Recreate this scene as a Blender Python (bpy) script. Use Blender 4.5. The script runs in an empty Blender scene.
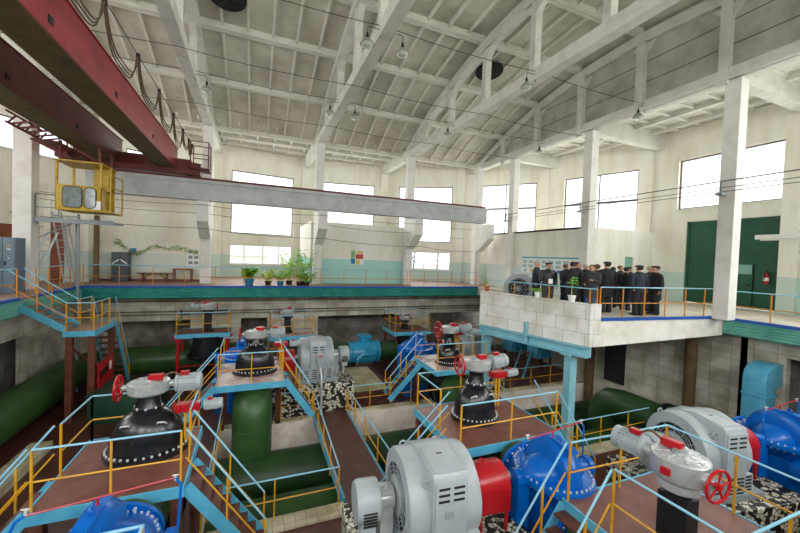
import bpy, bmesh, math, random
from mathutils import Vector, Matrix
random.seed(7)
C = bpy.context.scene.collection
SC = bpy.context.scene
PI = math.pi
V = Vector

# ------------------------------------------------------------------ camera
cam = bpy.data.cameras.new('camera')
cam.sensor_width = 36.0
cam.lens = 36.0*356.0/800.0
cam.clip_end = 500
camo = bpy.data.objects.new('camera', cam)
C.objects.link(camo)
R_ = Matrix(((0.92553289, -0.02357277, -0.37793279),
             (-0.37694617, 0.03769462, -0.92546783),
             (0.03606187, 0.99901123, 0.02600194)))
camo.matrix_world = Matrix.Translation((0, 0, 1.75)) @ R_.to_4x4()
SC.camera = camo

# ------------------------------------------------------------------ world, exposure
w = bpy.data.worlds.new('sky')
SC.world = w
w.use_nodes = True
bg = w.node_tree.nodes['Background']
bg.inputs[0].default_value = (0.93, 0.96, 1.0, 1)
bg.inputs[1].default_value = 2.2
SC.view_settings.view_transform = 'Standard'
SC.view_settings.look = 'None'
SC.view_settings.gamma = 1.0
SC.view_settings.use_curve_mapping = False
SC.view_settings.exposure = 0.0

# ------------------------------------------------------------------ plan constants
CX, CY, NSEG, APO = 3.4, 10.5, 18, 17.0      # round outer wall: 18 flat bays
ZF, ZP, ZB, ZT = -4.2, -2.3, -6.2, -3.75        # machine floor, platforms, pit bottom, raised slab
SHAFT = -2.28
WTOP = 8.9
XL, XR, YB = -6.9, 15.6, 19.4                   # gallery edges
TRX = (-8.2, -2.4, 3.4, 9.2, 15.0)              # trusses
half = APO*math.tan(PI/NSEG)

# daylight: one soft sky panel outside every window bay, tilted down like the sky it stands for
DAY = 500.0
for k in range(NSEG):
    a = math.radians(20*k)
    ld = bpy.data.lights.new('window_daylight', 'AREA')
    ld.shape = 'RECTANGLE'; ld.size = 4.6; ld.size_y = 3.6
    ld.energy = DAY*(1.45 if 11 <= k <= 16 else 0.85); ld.color = (1.0, 0.99, 0.965)
    lo = bpy.data.objects.new('window_daylight', ld); C.objects.link(lo)
    d = V((math.cos(a), math.sin(a), 0))
    lo.location = V((CX, CY, 6.3)) + d*(APO+1.7)
    aim = (-d + V((0, 0, -0.30))).normalized()
    lo.rotation_euler = aim.to_track_quat('-Z', 'Y').to_euler()

# ------------------------------------------------------------------ materials
def lin(h):
    h = h.lstrip('#')
    o = []
    for i in (0, 2, 4):
        c = int(h[i:i+2], 16)/255
        o.append(c/12.92 if c <= 0.04045 else ((c+0.055)/1.055)**2.4)
    return tuple(o)+(1,)

def mat(name, col, rough=0.6, metal=0.0, col2=None, scale=3.0, lo=0.42, hi=0.68, bump=0.0, bscale=40, spec=0.5):
    m = bpy.data.materials.new(name); m.use_nodes = True
    nt = m.node_tree; b = nt.nodes['Principled BSDF']
    b.inputs['Roughness'].default_value = rough
    b.inputs['Metallic'].default_value = metal
    b.inputs['Specular IOR Level'].default_value = spec
    b.inputs['Base Color'].default_value = lin(col)
    tc = nt.nodes.new('ShaderNodeTexCoord')
    if col2:
        n = nt.nodes.new('ShaderNodeTexNoise'); n.inputs['Scale'].default_value = scale
        n.inputs['Detail'].default_value = 8; n.inputs['Roughness'].default_value = 0.65
        nt.links.new(tc.outputs['Object'], n.inputs['Vector'])
        r = nt.nodes.new('ShaderNodeValToRGB')
        r.color_ramp.elements[0].position = lo; r.color_ramp.elements[0].color = lin(col)
        r.color_ramp.elements[1].position = hi; r.color_ramp.elements[1].color = lin(col2)
        nt.links.new(n.outputs['Fac'], r.inputs['Fac'])
        nt.links.new(r.outputs['Color'], b.inputs['Base Color'])
    if bump:
        n2 = nt.nodes.new('ShaderNodeTexNoise'); n2.inputs['Scale'].default_value = bscale
        nt.links.new(tc.outputs['Object'], n2.inputs['Vector'])
        bp = nt.nodes.new('ShaderNodeBump'); bp.inputs['Strength'].default_value = bump
        bp.inputs['Distance'].default_value = 0.02
        nt.links.new(n2.outputs['Fac'], bp.inputs['Height'])
        nt.links.new(bp.outputs['Normal'], b.inputs['Normal'])
    return m

def block_mat(name, c1, c2, mortar, bw, bh, msize=0.012, off=0.5, rough=0.7, stain=None):
    """blocks or tiles laid on upright faces: u = x+y, v = z; flat=False"""
    m = bpy.data.materials.new(name); m.use_nodes = True
    nt = m.node_tree; b = nt.nodes['Principled BSDF']; b.inputs['Roughness'].default_value = rough
    tc = nt.nodes.new('ShaderNodeTexCoord'); sp = nt.nodes.new('ShaderNodeSeparateXYZ')
    nt.links.new(tc.outputs['Object'], sp.inputs[0])
    ad = nt.nodes.new('ShaderNodeMath'); ad.operation = 'ADD'
    nt.links.new(sp.outputs['X'], ad.inputs[0]); nt.links.new(sp.outputs['Y'], ad.inputs[1])
    cb = nt.nodes.new('ShaderNodeCombineXYZ')
    nt.links.new(ad.outputs[0], cb.inputs['X']); nt.links.new(sp.outputs['Z'], cb.inputs['Y'])
    br = nt.nodes.new('ShaderNodeTexBrick')
    br.offset = off; br.inputs['Scale'].default_value = 1.0
    br.inputs['Color1'].default_value = lin(c1); br.inputs['Color2'].default_value = lin(c2)
    br.inputs['Mortar'].default_value = lin(mortar)
    br.inputs['Mortar Size'].default_value = msize; br.inputs['Mortar Smooth'].default_value = 0.2
    br.inputs['Brick Width'].default_value = bw; br.inputs['Row Height'].default_value = bh
    nt.links.new(cb.outputs[0], br.inputs['Vector'])
    n = nt.nodes.new('ShaderNodeTexNoise'); n.inputs['Scale'].default_value = 1.3; n.inputs['Detail'].default_value = 8
    nt.links.new(tc.outputs['Object'], n.inputs['Vector'])
    r = nt.nodes.new('ShaderNodeValToRGB')
    r.color_ramp.elements[0].position = 0.35; r.color_ramp.elements[0].color = lin(stain or '#cfc9bd')
    r.color_ramp.elements[1].position = 0.6; r.color_ramp.elements[1].color = (1, 1, 1, 1)
    nt.links.new(n.outputs['Fac'], r.inputs['Fac'])
    mx = nt.nodes.new('ShaderNodeMix'); mx.data_type = 'RGBA'; mx.blend_type = 'MULTIPLY'
    mx.inputs['Factor'].default_value = 1.0
    nt.links.new(br.outputs['Color'], mx.inputs[6]); nt.links.new(r.outputs['Color'], mx.inputs[7])
    nt.links.new(mx.outputs[2], b.inputs['Base Color'])
    return m

def wall_mat(name, upper, dado, zd=1.5, stain='#e3ddc8'):
    """whitewash with a painted dado up to zd (object coordinates are world coordinates here)"""
    m = bpy.data.materials.new(name); m.use_nodes = True
    nt = m.node_tree; b = nt.nodes['Principled BSDF']; b.inputs['Roughness'].default_value = 0.85
    tc = nt.nodes.new('ShaderNodeTexCoord'); sp = nt.nodes.new('ShaderNodeSeparateXYZ')
    nt.links.new(tc.outputs['Object'], sp.inputs[0])
    gt = nt.nodes.new('ShaderNodeMath'); gt.operation = 'GREATER_THAN'; gt.inputs[1].default_value = zd
    nt.links.new(sp.outputs['Z'], gt.inputs[0])
    n = nt.nodes.new('ShaderNodeTexNoise'); n.inputs['Scale'].default_value = 0.9; n.inputs['Detail'].default_value = 10
    n.inputs['Roughness'].default_value = 0.7
    mp = nt.nodes.new('ShaderNodeMapping'); mp.inputs['Scale'].default_value = (1.4, 1.4, 0.35)
    nt.links.new(tc.outputs['Object'], mp.inputs[0]); nt.links.new(mp.outputs[0], n.inputs['Vector'])
    r = nt.nodes.new('ShaderNodeValToRGB')
    r.color_ramp.elements[0].position = 0.3; r.color_ramp.elements[0].color = lin(stain)
    r.color_ramp.elements[1].position = 0.56; r.color_ramp.elements[1].color = lin(upper)
    nt.links.new(n.outputs['Fac'], r.inputs['Fac'])
    mx = nt.nodes.new('ShaderNodeMix'); mx.data_type = 'RGBA'
    nt.links.new(gt.outputs[0], mx.inputs['Factor'])
    mx.inputs[6].default_value = lin(dado)
    nt.links.new(r.outputs['Color'], mx.inputs[7])
    nt.links.new(mx.outputs[2], b.inputs['Base Color'])
    return m

def mosaic_mat(name, scale=10.5):
    m = bpy.data.materials.new(name); m.use_nodes = True
    nt = m.node_tree; b = nt.nodes['Principled BSDF']; b.inputs['Roughness'].default_value = 0.45
    tc = nt.nodes.new('ShaderNodeTexCoord')
    v = nt.nodes.new('ShaderNodeTexVoronoi'); v.inputs['Scale'].default_value = scale
    nt.links.new(tc.outputs['Object'], v.inputs['Vector'])
    sp = nt.nodes.new('ShaderNodeSeparateColor'); nt.links.new(v.outputs['Color'], sp.inputs[0])
    r = nt.nodes.new('ShaderNodeValToRGB'); r.color_ramp.interpolation = 'CONSTANT'
    e = r.color_ramp.elements
    e[0].position = 0; e[0].color = lin('#1f1c18'); e[1].position = 0.36; e[1].color = lin('#cfc8b4')
    x = e.new(0.72); x.color = lin('#3a332a'); x = e.new(0.8); x.color = lin('#e4dfcf')
    nt.links.new(sp.outputs[0], r.inputs['Fac'])
    v2 = nt.nodes.new('ShaderNodeTexVoronoi'); v2.feature = 'DISTANCE_TO_EDGE'; v2.inputs['Scale'].default_value = scale
    nt.links.new(tc.outputs['Object'], v2.inputs['Vector'])
    lt = nt.nodes.new('ShaderNodeMath'); lt.operation = 'LESS_THAN'; lt.inputs[1].default_value = 0.07
    nt.links.new(v2.outputs['Distance'], lt.inputs[0])
    mx = nt.nodes.new('ShaderNodeMix'); mx.data_type = 'RGBA'
    nt.links.new(lt.outputs[0], mx.inputs['Factor']); nt.links.new(r.outputs['Color'], mx.inputs[6])
    mx.inputs[7].default_value = lin('#1c1813')
    nt.links.new(mx.outputs[2], b.inputs['Base Color'])
    return m

def tile_mat(name, c1, c2, mortar, size):
    m = block_mat(name, c1, c2, mortar, size, size, 0.012, 0.0, 0.55)
    nt = m.node_tree
    br = [n for n in nt.nodes if n.type == 'TEX_BRICK'][0]; tc = [n for n in nt.nodes if n.type == 'TEX_COORD'][0]
    for l in list(br.inputs['Vector'].links): nt.links.remove(l)
    nt.links.new(tc.outputs['Object'], br.inputs['Vector'])
    return m

def glass_mat(name):
    m = bpy.data.materials.new(name); m.use_nodes = True
    nt = m.node_tree
    for n in list(nt.nodes): nt.nodes.remove(n)
    o = nt.nodes.new('ShaderNodeOutputMaterial'); t = nt.nodes.new('ShaderNodeBsdfTransparent'); g = nt.nodes.new('ShaderNodeBsdfGlossy')
    t.inputs[0].default_value = (0.97, 0.98, 0.98, 1); g.inputs['Roughness'].default_value = 0.03
    mx = nt.nodes.new('ShaderNodeMixShader'); mx.inputs[0].default_value = 0.05
    nt.links.new(t.outputs[0], mx.inputs[1]); nt.links.new(g.outputs[0], mx.inputs[2]); nt.links.new(mx.outputs[0], o.inputs[0])
    return m

M = dict(
 wall=wall_mat('whitewashed_wall', '#f5f3e8', '#cddfd7'),
 wallplain=mat('plain_whitewash', '#f3f1e8', 0.85, col2='#dcd5c4', scale=1.2, lo=0.5, hi=0.8),
 conc=mat('whitewashed_concrete', '#d9d8cf', 0.85, col2='#bdbab0', scale=1.6, lo=0.45, hi=0.78),
 col=mat('whitewashed_column', '#eceae4', 0.85, col2='#d4d0c6', scale=1.6, lo=0.5, hi=0.8),
  rib=mat('whitewashed_roof_rib', '#e4e2d8', 0.9, col2='#c9c5b8', scale=1.0, lo=0.45, hi=0.8),
 roof=mat('stained_roof_slab', '#d9d6c9', 0.9, col2='#a9a495', scale=0.5, lo=0.42, hi=0.72),
 infill=mat('grey_infill_panel', '#c3c1b9', 0.9, col2='#98958c', scale=1.0, lo=0.4, hi=0.75),
 beam=mat('grey_crane_beam', '#c9ccce', 0.8, col2='#b2b4b4', scale=1.5),
 gfloor=mat('gallery_floor', '#dcd6c6', 0.5, col2='#c0b39c', scale=1.2),
 gfloor2=mat('brown_gallery_floor', '#8c6a5a', 0.55, col2='#a58a78', scale=1.4),
 teal=mat('teal_corrugated', '#0f7f76', 0.5, col2='#3b9a8c', scale=2.2, lo=0.4, hi=0.75),
 teal2=mat('worn_teal_corrugated', '#6fb5a5', 0.5, col2='#3b8c80', scale=2.2, lo=0.4, hi=0.75),
 bluecurb=mat('blue_curb', '#1a56b0', 0.5),
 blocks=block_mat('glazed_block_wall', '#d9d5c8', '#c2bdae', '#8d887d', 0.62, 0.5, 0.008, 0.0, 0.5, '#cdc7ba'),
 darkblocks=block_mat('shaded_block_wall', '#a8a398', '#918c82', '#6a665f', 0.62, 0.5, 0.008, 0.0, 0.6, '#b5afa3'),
 whiteblocks=block_mat('white_block_parapet', '#f4f3ef', '#ebe9e3', '#b9b3a7', 0.5, 0.45, 0.007, 0.35, 0.5, '#dedad0'),
 paintwall=mat('painted_platform_edge', '#f0eee6', 0.6, col2='#dcd6c4', scale=2),
 redfloor=mat('red_brown_floor', '#4f2c26', 0.3, col2='#6a4238', scale=1.6, lo=0.4, hi=0.72, bump=0.05, bscale=25),
 deck=mat('red_brown_deck_plate', '#6d3f35', 0.42, col2='#85574a', scale=1.8, bump=0.12, bscale=60),
 deckpale=mat('worn_pale_deck_plate', '#d3c4bc', 0.4, col2='#8d5346', scale=1.1, lo=0.44, hi=0.62),
 curb=tile_mat('cream_curb_tile', '#e2dabf', '#d2c8a8', '#bdb498', 0.24),
 ytile=tile_mat('yellow_floor_tile', '#cfc9a2', '#bfb78c', '#9f976f', 0.3),
 pitwall=mat('stained_pit_plaster', '#efe5da', 0.8, col2='#b59c88', scale=1.1, lo=0.46, hi=0.78),
 pitfloor=mat('pit_floor', '#4a463c', 0.6),
 lblue=mat('light_blue_paint', '#5fb6d6', 0.4, col2='#4aa2c6', scale=3),
 pale=mat('pale_blue_steel', '#8cc6d4', 0.5, col2='#74b2c2', scale=2),
 rail=mat('pale_blue_rail_paint', '#8fcbe4', 0.35),
 yellow=mat('yellow_ochre_paint', '#dfa51c', 0.4, col2='#c98a12', scale=5),
 orange=mat('orange_ochre_paint', '#d58a1e', 0.45),
 brownst=mat('red_brown_steel', '#5e3326', 0.5, col2='#7a4632', scale=3),
 rust=mat('rust_brown_pipe', '#6e5638', 0.7, col2='#52402a', scale=3),
 grey=mat('machine_grey_paint', '#a9b2b6', 0.4, col2='#9aa3a7', scale=2),
 grey2=mat('darker_machine_grey', '#8d979b', 0.4),
 silver=mat('aluminium_paint', '#c3c8c8', 0.33, metal=0.35, col2='#a9afb0', scale=4),
 iron=mat('black_glossy_iron', '#15161a', 0.25, col2='#202228', scale=4),
 black=mat('black_paint', '#101114', 0.5),
 dark=mat('dark_inside', '#1b1c1e', 0.8),
 pump=mat('pump_blue_enamel', '#0468c8', 0.25, col2='#0457ae', scale=2, spec=0.35),
 cyan=mat('cyan_valve_paint', '#2f9cc6', 0.3, col2='#268bb4', scale=3),
 red=mat('red_enamel', '#b5141f', 0.3, col2='#a0121b', scale=3),
 chrome=mat('bright_bolt', '#e6e6e6', 0.25, metal=0.3),
 pipe=mat('dark_green_pipe', '#35592a', 0.4, col2='#23411d', scale=1.3, lo=0.42, hi=0.7),
 pipe2=mat('bottle_green_pipe', '#2b4a26', 0.42, col2='#1e381a', scale=1.3),
 greentank=mat('green_tank_paint', '#1d4a33', 0.5, col2='#173d2a', scale=2),
 crane=mat('crane_red_paint', '#9c3238', 0.55, col2='#7a262b', scale=1.5, lo=0.42, hi=0.75),
 cranedk=mat('crane_dark_red_paint', '#74312d', 0.6, col2='#562521', scale=1.5, lo=0.42, hi=0.75),
 craneund=mat('crane_ochre_underside', '#6b5b34', 0.7, col2='#4f452c', scale=2.5),
 cab=mat('crane_cab_yellow', '#c9a521', 0.45, col2='#a9851a', scale=4),
 cable=mat('brown_cable', '#5a4536', 0.7),
 wire=mat('dark_wire', '#34332f', 0.7),
 gate=mat('gate_green_paint', '#1c5a40', 0.45, col2='#184e38', scale=2.5),
 gatelt=mat('teal_door_paint', '#86b9ae', 0.5),
 cabinet=mat('blue_grey_cabinet', '#6f8494', 0.5, col2='#62778a', scale=2),
 dkcab=mat('charcoal_cabinet', '#4c545b', 0.5),
 wood=mat('brown_wood', '#7b4f33', 0.6, col2='#5f3b26', scale=4),
 redwood=mat('red_brown_door', '#9a553a', 0.6, col2='#7d4430', scale=2),
 frame=mat('weathered_window_frame', '#6d655a', 0.7),
 wframe=mat('white_window_frame', '#e8e8e6', 0.5),
 leaf=mat('leaf_green', '#a4d858', 0.5, col2='#7fbc42', scale=6),
 leaf2=mat('yellow_green_leaf', '#dcf080', 0.5, col2='#b8dc58', scale=6),
 leaf3=mat('bright_leaf_green', '#9ce060', 0.5, col2='#74c848', scale=6),
 vine=mat('vine_leaf_green', '#86a458', 0.6),
 soil=mat('potting_soil', '#3b2c22', 0.9),
 terr=mat('orange_clay_pot', '#b85a2c', 0.6),
 white=mat('white_plastic', '#f2f2f0', 0.4),
 paper=mat('paper', '#f3f3f1', 0.7),
 bluepot=mat('blue_pot', '#2f7fa8', 0.5),
 soot=mat('sooty_hole', '#14110e', 0.95),
 skin=mat('skin', '#d6a184', 0.55), hairdk=mat('dark_hair', '#2e241f', 0.7), hairgr=mat('grey_hair', '#b9b4ac', 0.7), hairbr=mat('brown_hair', '#6a4a34', 0.7),
 cblack=mat('black_cloth', '#1c1c20', 0.75), cgrey=mat('dark_grey_cloth', '#3b3c41', 0.75), cblue=mat('navy_cloth', '#232b3b', 0.75), cmar=mat('maroon_cloth', '#472229', 0.75),
 leather=mat('black_leather', '#26262a', 0.35), jean=mat('blue_jeans', '#3f5878', 0.75), eye=mat('eye_dark', '#20150f', 0.3),
 bark=mat('bark', '#5d5148', 0.9), ground=mat('outside_snowy_ground', '#d9d9d4', 0.9, col2='#b8b5ac', scale=0.5),
 farwall=mat('outside_shed_wall', '#efebe6', 0.9), farroof=mat('outside_shed_roof', '#d6cec6', 0.8),
 glass=glass_mat('window_glass'), mosaic=mosaic_mat('broken_tile_mosaic'), tealpic=mat('teal_poster_ink', '#4aa8b8', 0.6), redpic=mat('red_poster_ink', '#c8413c', 0.6), greenpic=mat('green_poster_ink', '#7fb06a', 0.6), bluepic=mat('blue_poster_ink', '#2f78b8', 0.6), yellpic=mat('yellow_poster_ink', '#d9c25a', 0.6),
 tealdk=mat('pale_teal_partition_paint', '#a9cdc8', 0.8),
)

for k_ in ('leaf', 'leaf2', 'leaf3'):
    nt_ = M[k_].node_tree; pb_ = nt_.nodes['Principled BSDF']; tr_ = nt_.nodes.new('ShaderNodeBsdfTranslucent'); mx_ = nt_.nodes.new('ShaderNodeMixShader')
    mx_.inputs[0].default_value = 0.45; src_ = pb_.inputs['Base Color'].links[0].from_socket
    nt_.links.new(src_, tr_.inputs['Color']); nt_.links.new(pb_.outputs[0], mx_.inputs[1]); nt_.links.new(tr_.outputs[0], mx_.inputs[2])
    nt_.links.new(mx_.outputs[0], nt_.nodes['Material Output'].inputs['Surface'])

# ------------------------------------------------------------------ mesh builder
WL = {}
class B:
    def __init__(s): s.bm = bmesh.new()
    def poly(s, pts):
        try: return s.bm.faces.new([s.bm.verts.new(V(p)) for p in pts])
        except ValueError: pass
    def box(s, x0, x1, y0, y1, z0, z1):
        v = [s.bm.verts.new((x, y, z)) for z in (z0, z1) for x, y in ((x0, y0), (x1, y0), (x1, y1), (x0, y1))]
        for f in ((3, 2, 1, 0), (4, 5, 6, 7), (0, 1, 5, 4), (1, 2, 6, 5), (2, 3, 7, 6), (3, 0, 4, 7)):
            s.bm.faces.new([v[i] for i in f])
        return s
    def bar(s, p0, p1, w, h, up=(0, 0, 1)):
        """rectangular bar from p0 to p1, w sideways, h along up"""
        p0, p1 = V(p0), V(p1); d = (p1-p0).normalized(); u = V(up)
        sd = d.cross(u)
        if sd.length < 1e-4: sd = d.cross(V((0, 1, 0)))
        sd.normalize(); u = sd.cross(d).normalized()
        v = []
        for p in (p0, p1):
            for a, b in ((-1, -1), (1, -1), (1, 1), (-1, 1)):
                v.append(s.bm.verts.new(p+sd*(a*w/2)+u*(b*h/2)))
        for f in ((3, 2, 1, 0), (4, 5, 6, 7), (0, 1, 5, 4), (1, 2, 6, 5), (2, 3, 7, 6), (3, 0, 4, 7)):
            s.bm.faces.new([v[i] for i in f])
        return s
    def ring(s, c, x, y, rx, ry, n):
        return [s.bm.verts.new(c+x*(rx*math.cos(2*PI*i/n))+y*(ry*math.sin(2*PI*i/n))) for i in range(n)]
    def loft(s, rings, cap=True):
        n = len(rings[0])
        for a, b in zip(rings, rings[1:]):
            for i in range(n): s.bm.faces.new((a[i], a[(i+1) % n], b[(i+1) % n], b[i]))
        if cap:
            s.bm.faces.new(rings[0][::-1]); s.bm.faces.new(rings[-1])
        return s
    def tube(s, pts, r, n=8, r1=None, cap=True):
        pts = [V(p) for p in pts]; rings = []
        t0 = (pts[1]-pts[0]).normalized()
        x = t0.cross(V((0, 0, 1)))
        if x.length < 1e-3: x = V((1, 0, 0))
        x.normalize()
        for i, p in enumerate(pts):
            if i == 0: t = pts[1]-pts[0]; k = 1
            elif i == len(pts)-1: t = pts[-1]-pts[-2]; k = 1
            else:
                a = (pts[i]-pts[i-1]).normalized(); b = (pts[i+1]-pts[i]).normalized(); t = a+b
                if t.length < 1e-4: t = b
                k = min(1.6, 1/max(0.5, math.cos(a.angle(b)/2)))
            t = t.normalized(); x = (x-t*x.dot(t))
            if x.length < 1e-4: x = t.orthogonal()
            x.normalize(); y = t.cross(x)
            rr = r if r1 is None else r+(r1-r)*i/(len(pts)-1)
            if 0 < i < len(pts)-1 and k > 1.001:
                bis = ((pts[i+1]-pts[i]).normalized()-(pts[i]-pts[i-1]).normalized()).normalized()
                ring = []
                for j in range(n):
                    o = x*math.cos(2*PI*j/n)*rr+y*math.sin(2*PI*j/n)*rr
                    o = o+bis*(o.dot(bis)*(k-1)); ring.append(s.bm.verts.new(p+o))
                rings.append(ring)
            else: rings.append(s.ring(p, x, y, rr, rr, n))
        return s.loft(rings, cap)
    def cyl(s, p0, p1, r, r1=None, n=16): return s.tube([p0, p1], r, n, r if r1 is None else r1)
    def lathe(s, prof, o, ax=(0, 0, 1), n=24, sx=1.0, sy=1.0, xd=None, cap=True):
        """prof: (radius, height) pairs along ax from o; sx, sy flatten the section"""
        o = V(o); ax = V(ax).normalized(); x = V(xd) if xd else (V((1, 0, 0)) if abs(ax.x) < 0.9 else V((0, 1, 0)))
        x = (x-ax*x.dot(ax)).normalized(); y = ax.cross(x)
        return s.loft([s.ring(o+ax*h, x, y, max(r, 1e-3)*sx, max(r, 1e-3)*sy, n) for r, h in prof], cap)
    def ball(s, c, rx, ry=None, rz=None, n=12):
        ry = ry or rx; rz = rz or rx; c = V(c); m = max(5, n//2)
        return s.loft([s.ring(c+V((0, 0, -rz*math.cos(PI*(i+0.15)/(m+0.3)))), V((1, 0, 0)), V((0, 1, 0)),
                              rx*math.sin(PI*(i+0.15)/(m+0.3)), ry*math.sin(PI*(i+0.15)/(m+0.3)), n) for i in range(m+1)])
    def prism(s, poly, d, o=(0, 0, 0), x=(1, 0, 0), y=(0, 0, 1)):
        """polygon in the x/y plane through o, extruded by vector d"""
        o, x, y, d = V(o), V(x), V(y), V(d)
        a = [s.bm.verts.new(o+x*u+y*v) for u, v in poly]; b = [s.bm.verts.new(p.co+d) for p in a]; n = len(a)
        for i in range(n): s.bm.faces.new((a[i], a[(i+1) % n], b[(i+1) % n], b[i]))
        s.bm.faces.new(a[::-1]); s.bm.faces.new(b)
        return s
    def torus(s, c, ax, R, r, n=24, m=6):
        ax = V(ax).normalized(); x = ax.orthogonal().normalized(); y = ax.cross(x); c = V(c)
        rings = []
        for i in range(n):
            d = x*math.cos(2*PI*i/n)+y*math.sin(2*PI*i/n)
            rings.append([s.bm.verts.new(c+d*(R+r*math.cos(2*PI*j/m))+ax*(r*math.sin(2*PI*j/m))) for j in range(m)])
        for i in range(n):
            a, b = rings[i], rings[(i+1) % n]
            for j in range(m): s.bm.faces.new((a[j], a[(j+1) % m], b[(j+1) % m], b[j]))
        return s
    def out(s, name, m, parent=None, smooth=True, bevel=0):
        bm = s.bm
        off = WL.get(parent.name, V((0, 0, 0))) if parent else V((0, 0, 0))
        bmesh.ops.recalc_face_normals(bm, faces=bm.faces)
        if bevel: bmesh.ops.bevel(bm, geom=[e for e in bm.edges if len(e.link_faces) == 2 and e.calc_face_angle() > 0.6], offset=bevel, segments=2, affect='EDGES', profile=0.6)
        if smooth:
            for f in bm.faces: f.smooth = True
            for e in bm.edges:
                if len(e.link_faces) == 2 and e.calc_face_angle() > 0.62: e.smooth = False
        if off.length: bmesh.ops.translate(bm, verts=bm.verts, vec=-off)
        me = bpy.data.meshes.new(name); bm.to_mesh(me); bm.free()
        mm = M[m] if isinstance(m, str) else m
        me.materials.append(mm)
        o = bpy.data.objects.new(name, me); C.objects.link(o)
        if parent: o.parent = parent; WL[o.name] = off
        return o

def tag(o, label=None, cat=None, group=None, kind=None):
    if label: o['label'] = label
    if cat: o['category'] = cat
    if group: o['group'] = group
    if kind: o['kind'] = kind
    return o
def thing(name, label, cat, loc, group=None):
    o = bpy.data.objects.new(name, None); C.objects.link(o); o.location = loc; o.empty_display_size = 0.2
    WL[o.name] = V(loc)
    return tag(o, label, cat, group)
def solo(b, name, m, label, cat, group=None, **k): return tag(b.out(name, m, **k), label, cat, group)
def struct(b, name, m, smooth=False, **k): return tag(b.out(name, m, smooth=smooth, **k), kind='structure')
def copy_tree(o, loc=None, parent=None, label=None):
    c = o.copy(); C.objects.link(c)
    if parent: c.parent = parent; WL[c.name] = WL.get(parent.name, V((0, 0, 0)))
    else: c.location = loc; WL[c.name] = V(loc)
    if label: c['label'] = label
    for ch in list(o.children): copy_tree(ch, parent=c)
    return c
def lerp(a, b, t): return V(a)+(V(b)-V(a))*t

# ------------------------------------------------------------------ outer wall, windows, partitions
def wallbox(b, k, u0, u1, z0, z1, d0=0.0, d1=0.35):
    a = math.radians(20*k); n = V((math.cos(a), math.sin(a), 0)); t = V((math.sin(a), -math.cos(a), 0)); c = V((CX, CY, 0))
    p = lambda u, d, z: c+n*(APO+d)+t*u+V((0, 0, z))
    q = [b.bm.verts.new(p(u, d, z)) for z in (z0, z1) for u, d in ((u0, d0), (u1, d0), (u1, d1), (u0, d1))]
    for f in ((3, 2, 1, 0), (4, 5, 6, 7), (0, 1, 5, 4), (1, 2, 6, 5), (2, 3, 7, 6), (3, 0, 4, 7)):
        b.bm.faces.new([q[i] for i in f])
# t runs clockwise seen from above: for a camera inside, +u is to the right
wz = {}   # bay -> list of openings (u0,u1,z0,z1,kind)
for k in range(NSEG):
    uo = {5: 0.05, 4: 0.18, 3: 0.3, 2: 0.4, 1: 0.46, 0: 0.65, 7: -1.0}.get(k, 0.2)
    up = (uo-2.1, uo+2.1, 3.0, 7.3, 'w')
    if k == 0: wz[k] = [(-1.4, 2.68, 4.75, 7.3, 'w'), (-0.9, 2.7, 0.0, 4.1, 'g')]
    elif k in (5, 3): wz[k] = [up, (uo-2.15, uo+2.1, 0.85, 2.25, 'l')]
    elif k == 7: wz[k] = [(-2.5, 1.6, 5.85, 7.3, 'w'), (-2.0, 0.6, 0.0, 2.6, 'r')]
    else: wz[k] = [up]
nw = 0
sides = 'east east_northeast northeast_bay north_northeast north_bay north_main northwest_bay west_northwest west_bay west_main west_southwest southwest_bay south_southwest south_bay south_main southeast_bay east_southeast east_bay'.split()
for k in range(NSEG):
    b = B(); ops = wz[k]
    H = half+0.03
    us = sorted({-H, H} | {o[0] for o in ops} | {o[1] for o in ops}); zs = sorted({0.0, WTOP} | {o[2] for o in ops} | {o[3] for o in ops})
    for i in range(len(us)-1):
        z = None
        for j in range(len(zs)-1):
            um, zm = (us[i]+us[i+1])/2, (zs[j]+zs[j+1])/2
            if any(o[0] < um < o[1] and o[2] < zm < o[3] for o in ops): continue
            wallbox(b, k, us[i], us[i+1], zs[j], zs[j+1])
    bmesh.ops.remove_doubles(b.bm, verts=b.bm.verts, dist=1e-4)
    struct(b, 'wall_'+sides[k], 'wall')
    # pilaster at the bay corner
    b = B(); wallbox(b, k, half-0.28, half+0.28, 0, WTOP, -0.28, 0.1); struct(b, 'pilaster', 'wall')
    for (u0, u1, z0, z1, kd) in ops:
        if kd in 'wl':
            nw += 1
            fm = 'frame' if kd == 'w' else 'wframe'; t_ = 0.07
            b = B(); wallbox(b, k, u0, u1, z0, z0+t_, 0.12, 0.2); wallbox(b, k, u0, u1, z1-t_, z1, 0.12, 0.2)
            wallbox(b, k, u0, u0+t_, z0, z1, 0.12, 0.2); wallbox(b, k, u1-t_, u1, z0, z1, 0.12, 0.2)
            if kd == 'l':
                for uu in (u0+0.95, u0+2.2, u0+3.3): wallbox(b, k, uu-0.03, uu+0.03, z0, z1, 0.13, 0.19)
            else:
                zm = 5.55
                if z0 < 4: wallbox(b, k, u0, u1, zm-0.06, zm+0.06, 0.13, 0.19)
                if k in (1, 2, 17): wallbox(b, k, (u0+u1)/2-0.03, (u0+u1)/2+0.03, z0, z1, 0.13, 0.19)
            f = struct(b, 'window_%d' % nw, fm)
            b = B(); wallbox(b, k, u0+0.03, u1-0.03, z0+0.03, z1-0.03, 0.15, 0.16)
            b.out('glass', 'glass', f, smooth=False)
            b = B(); wallbox(b, k, u0-0.1, u1+0.1, z0-0.06, z0, -0.08, 0.12); b.out('window_sill', 'wallplain', f, smooth=False)

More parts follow.
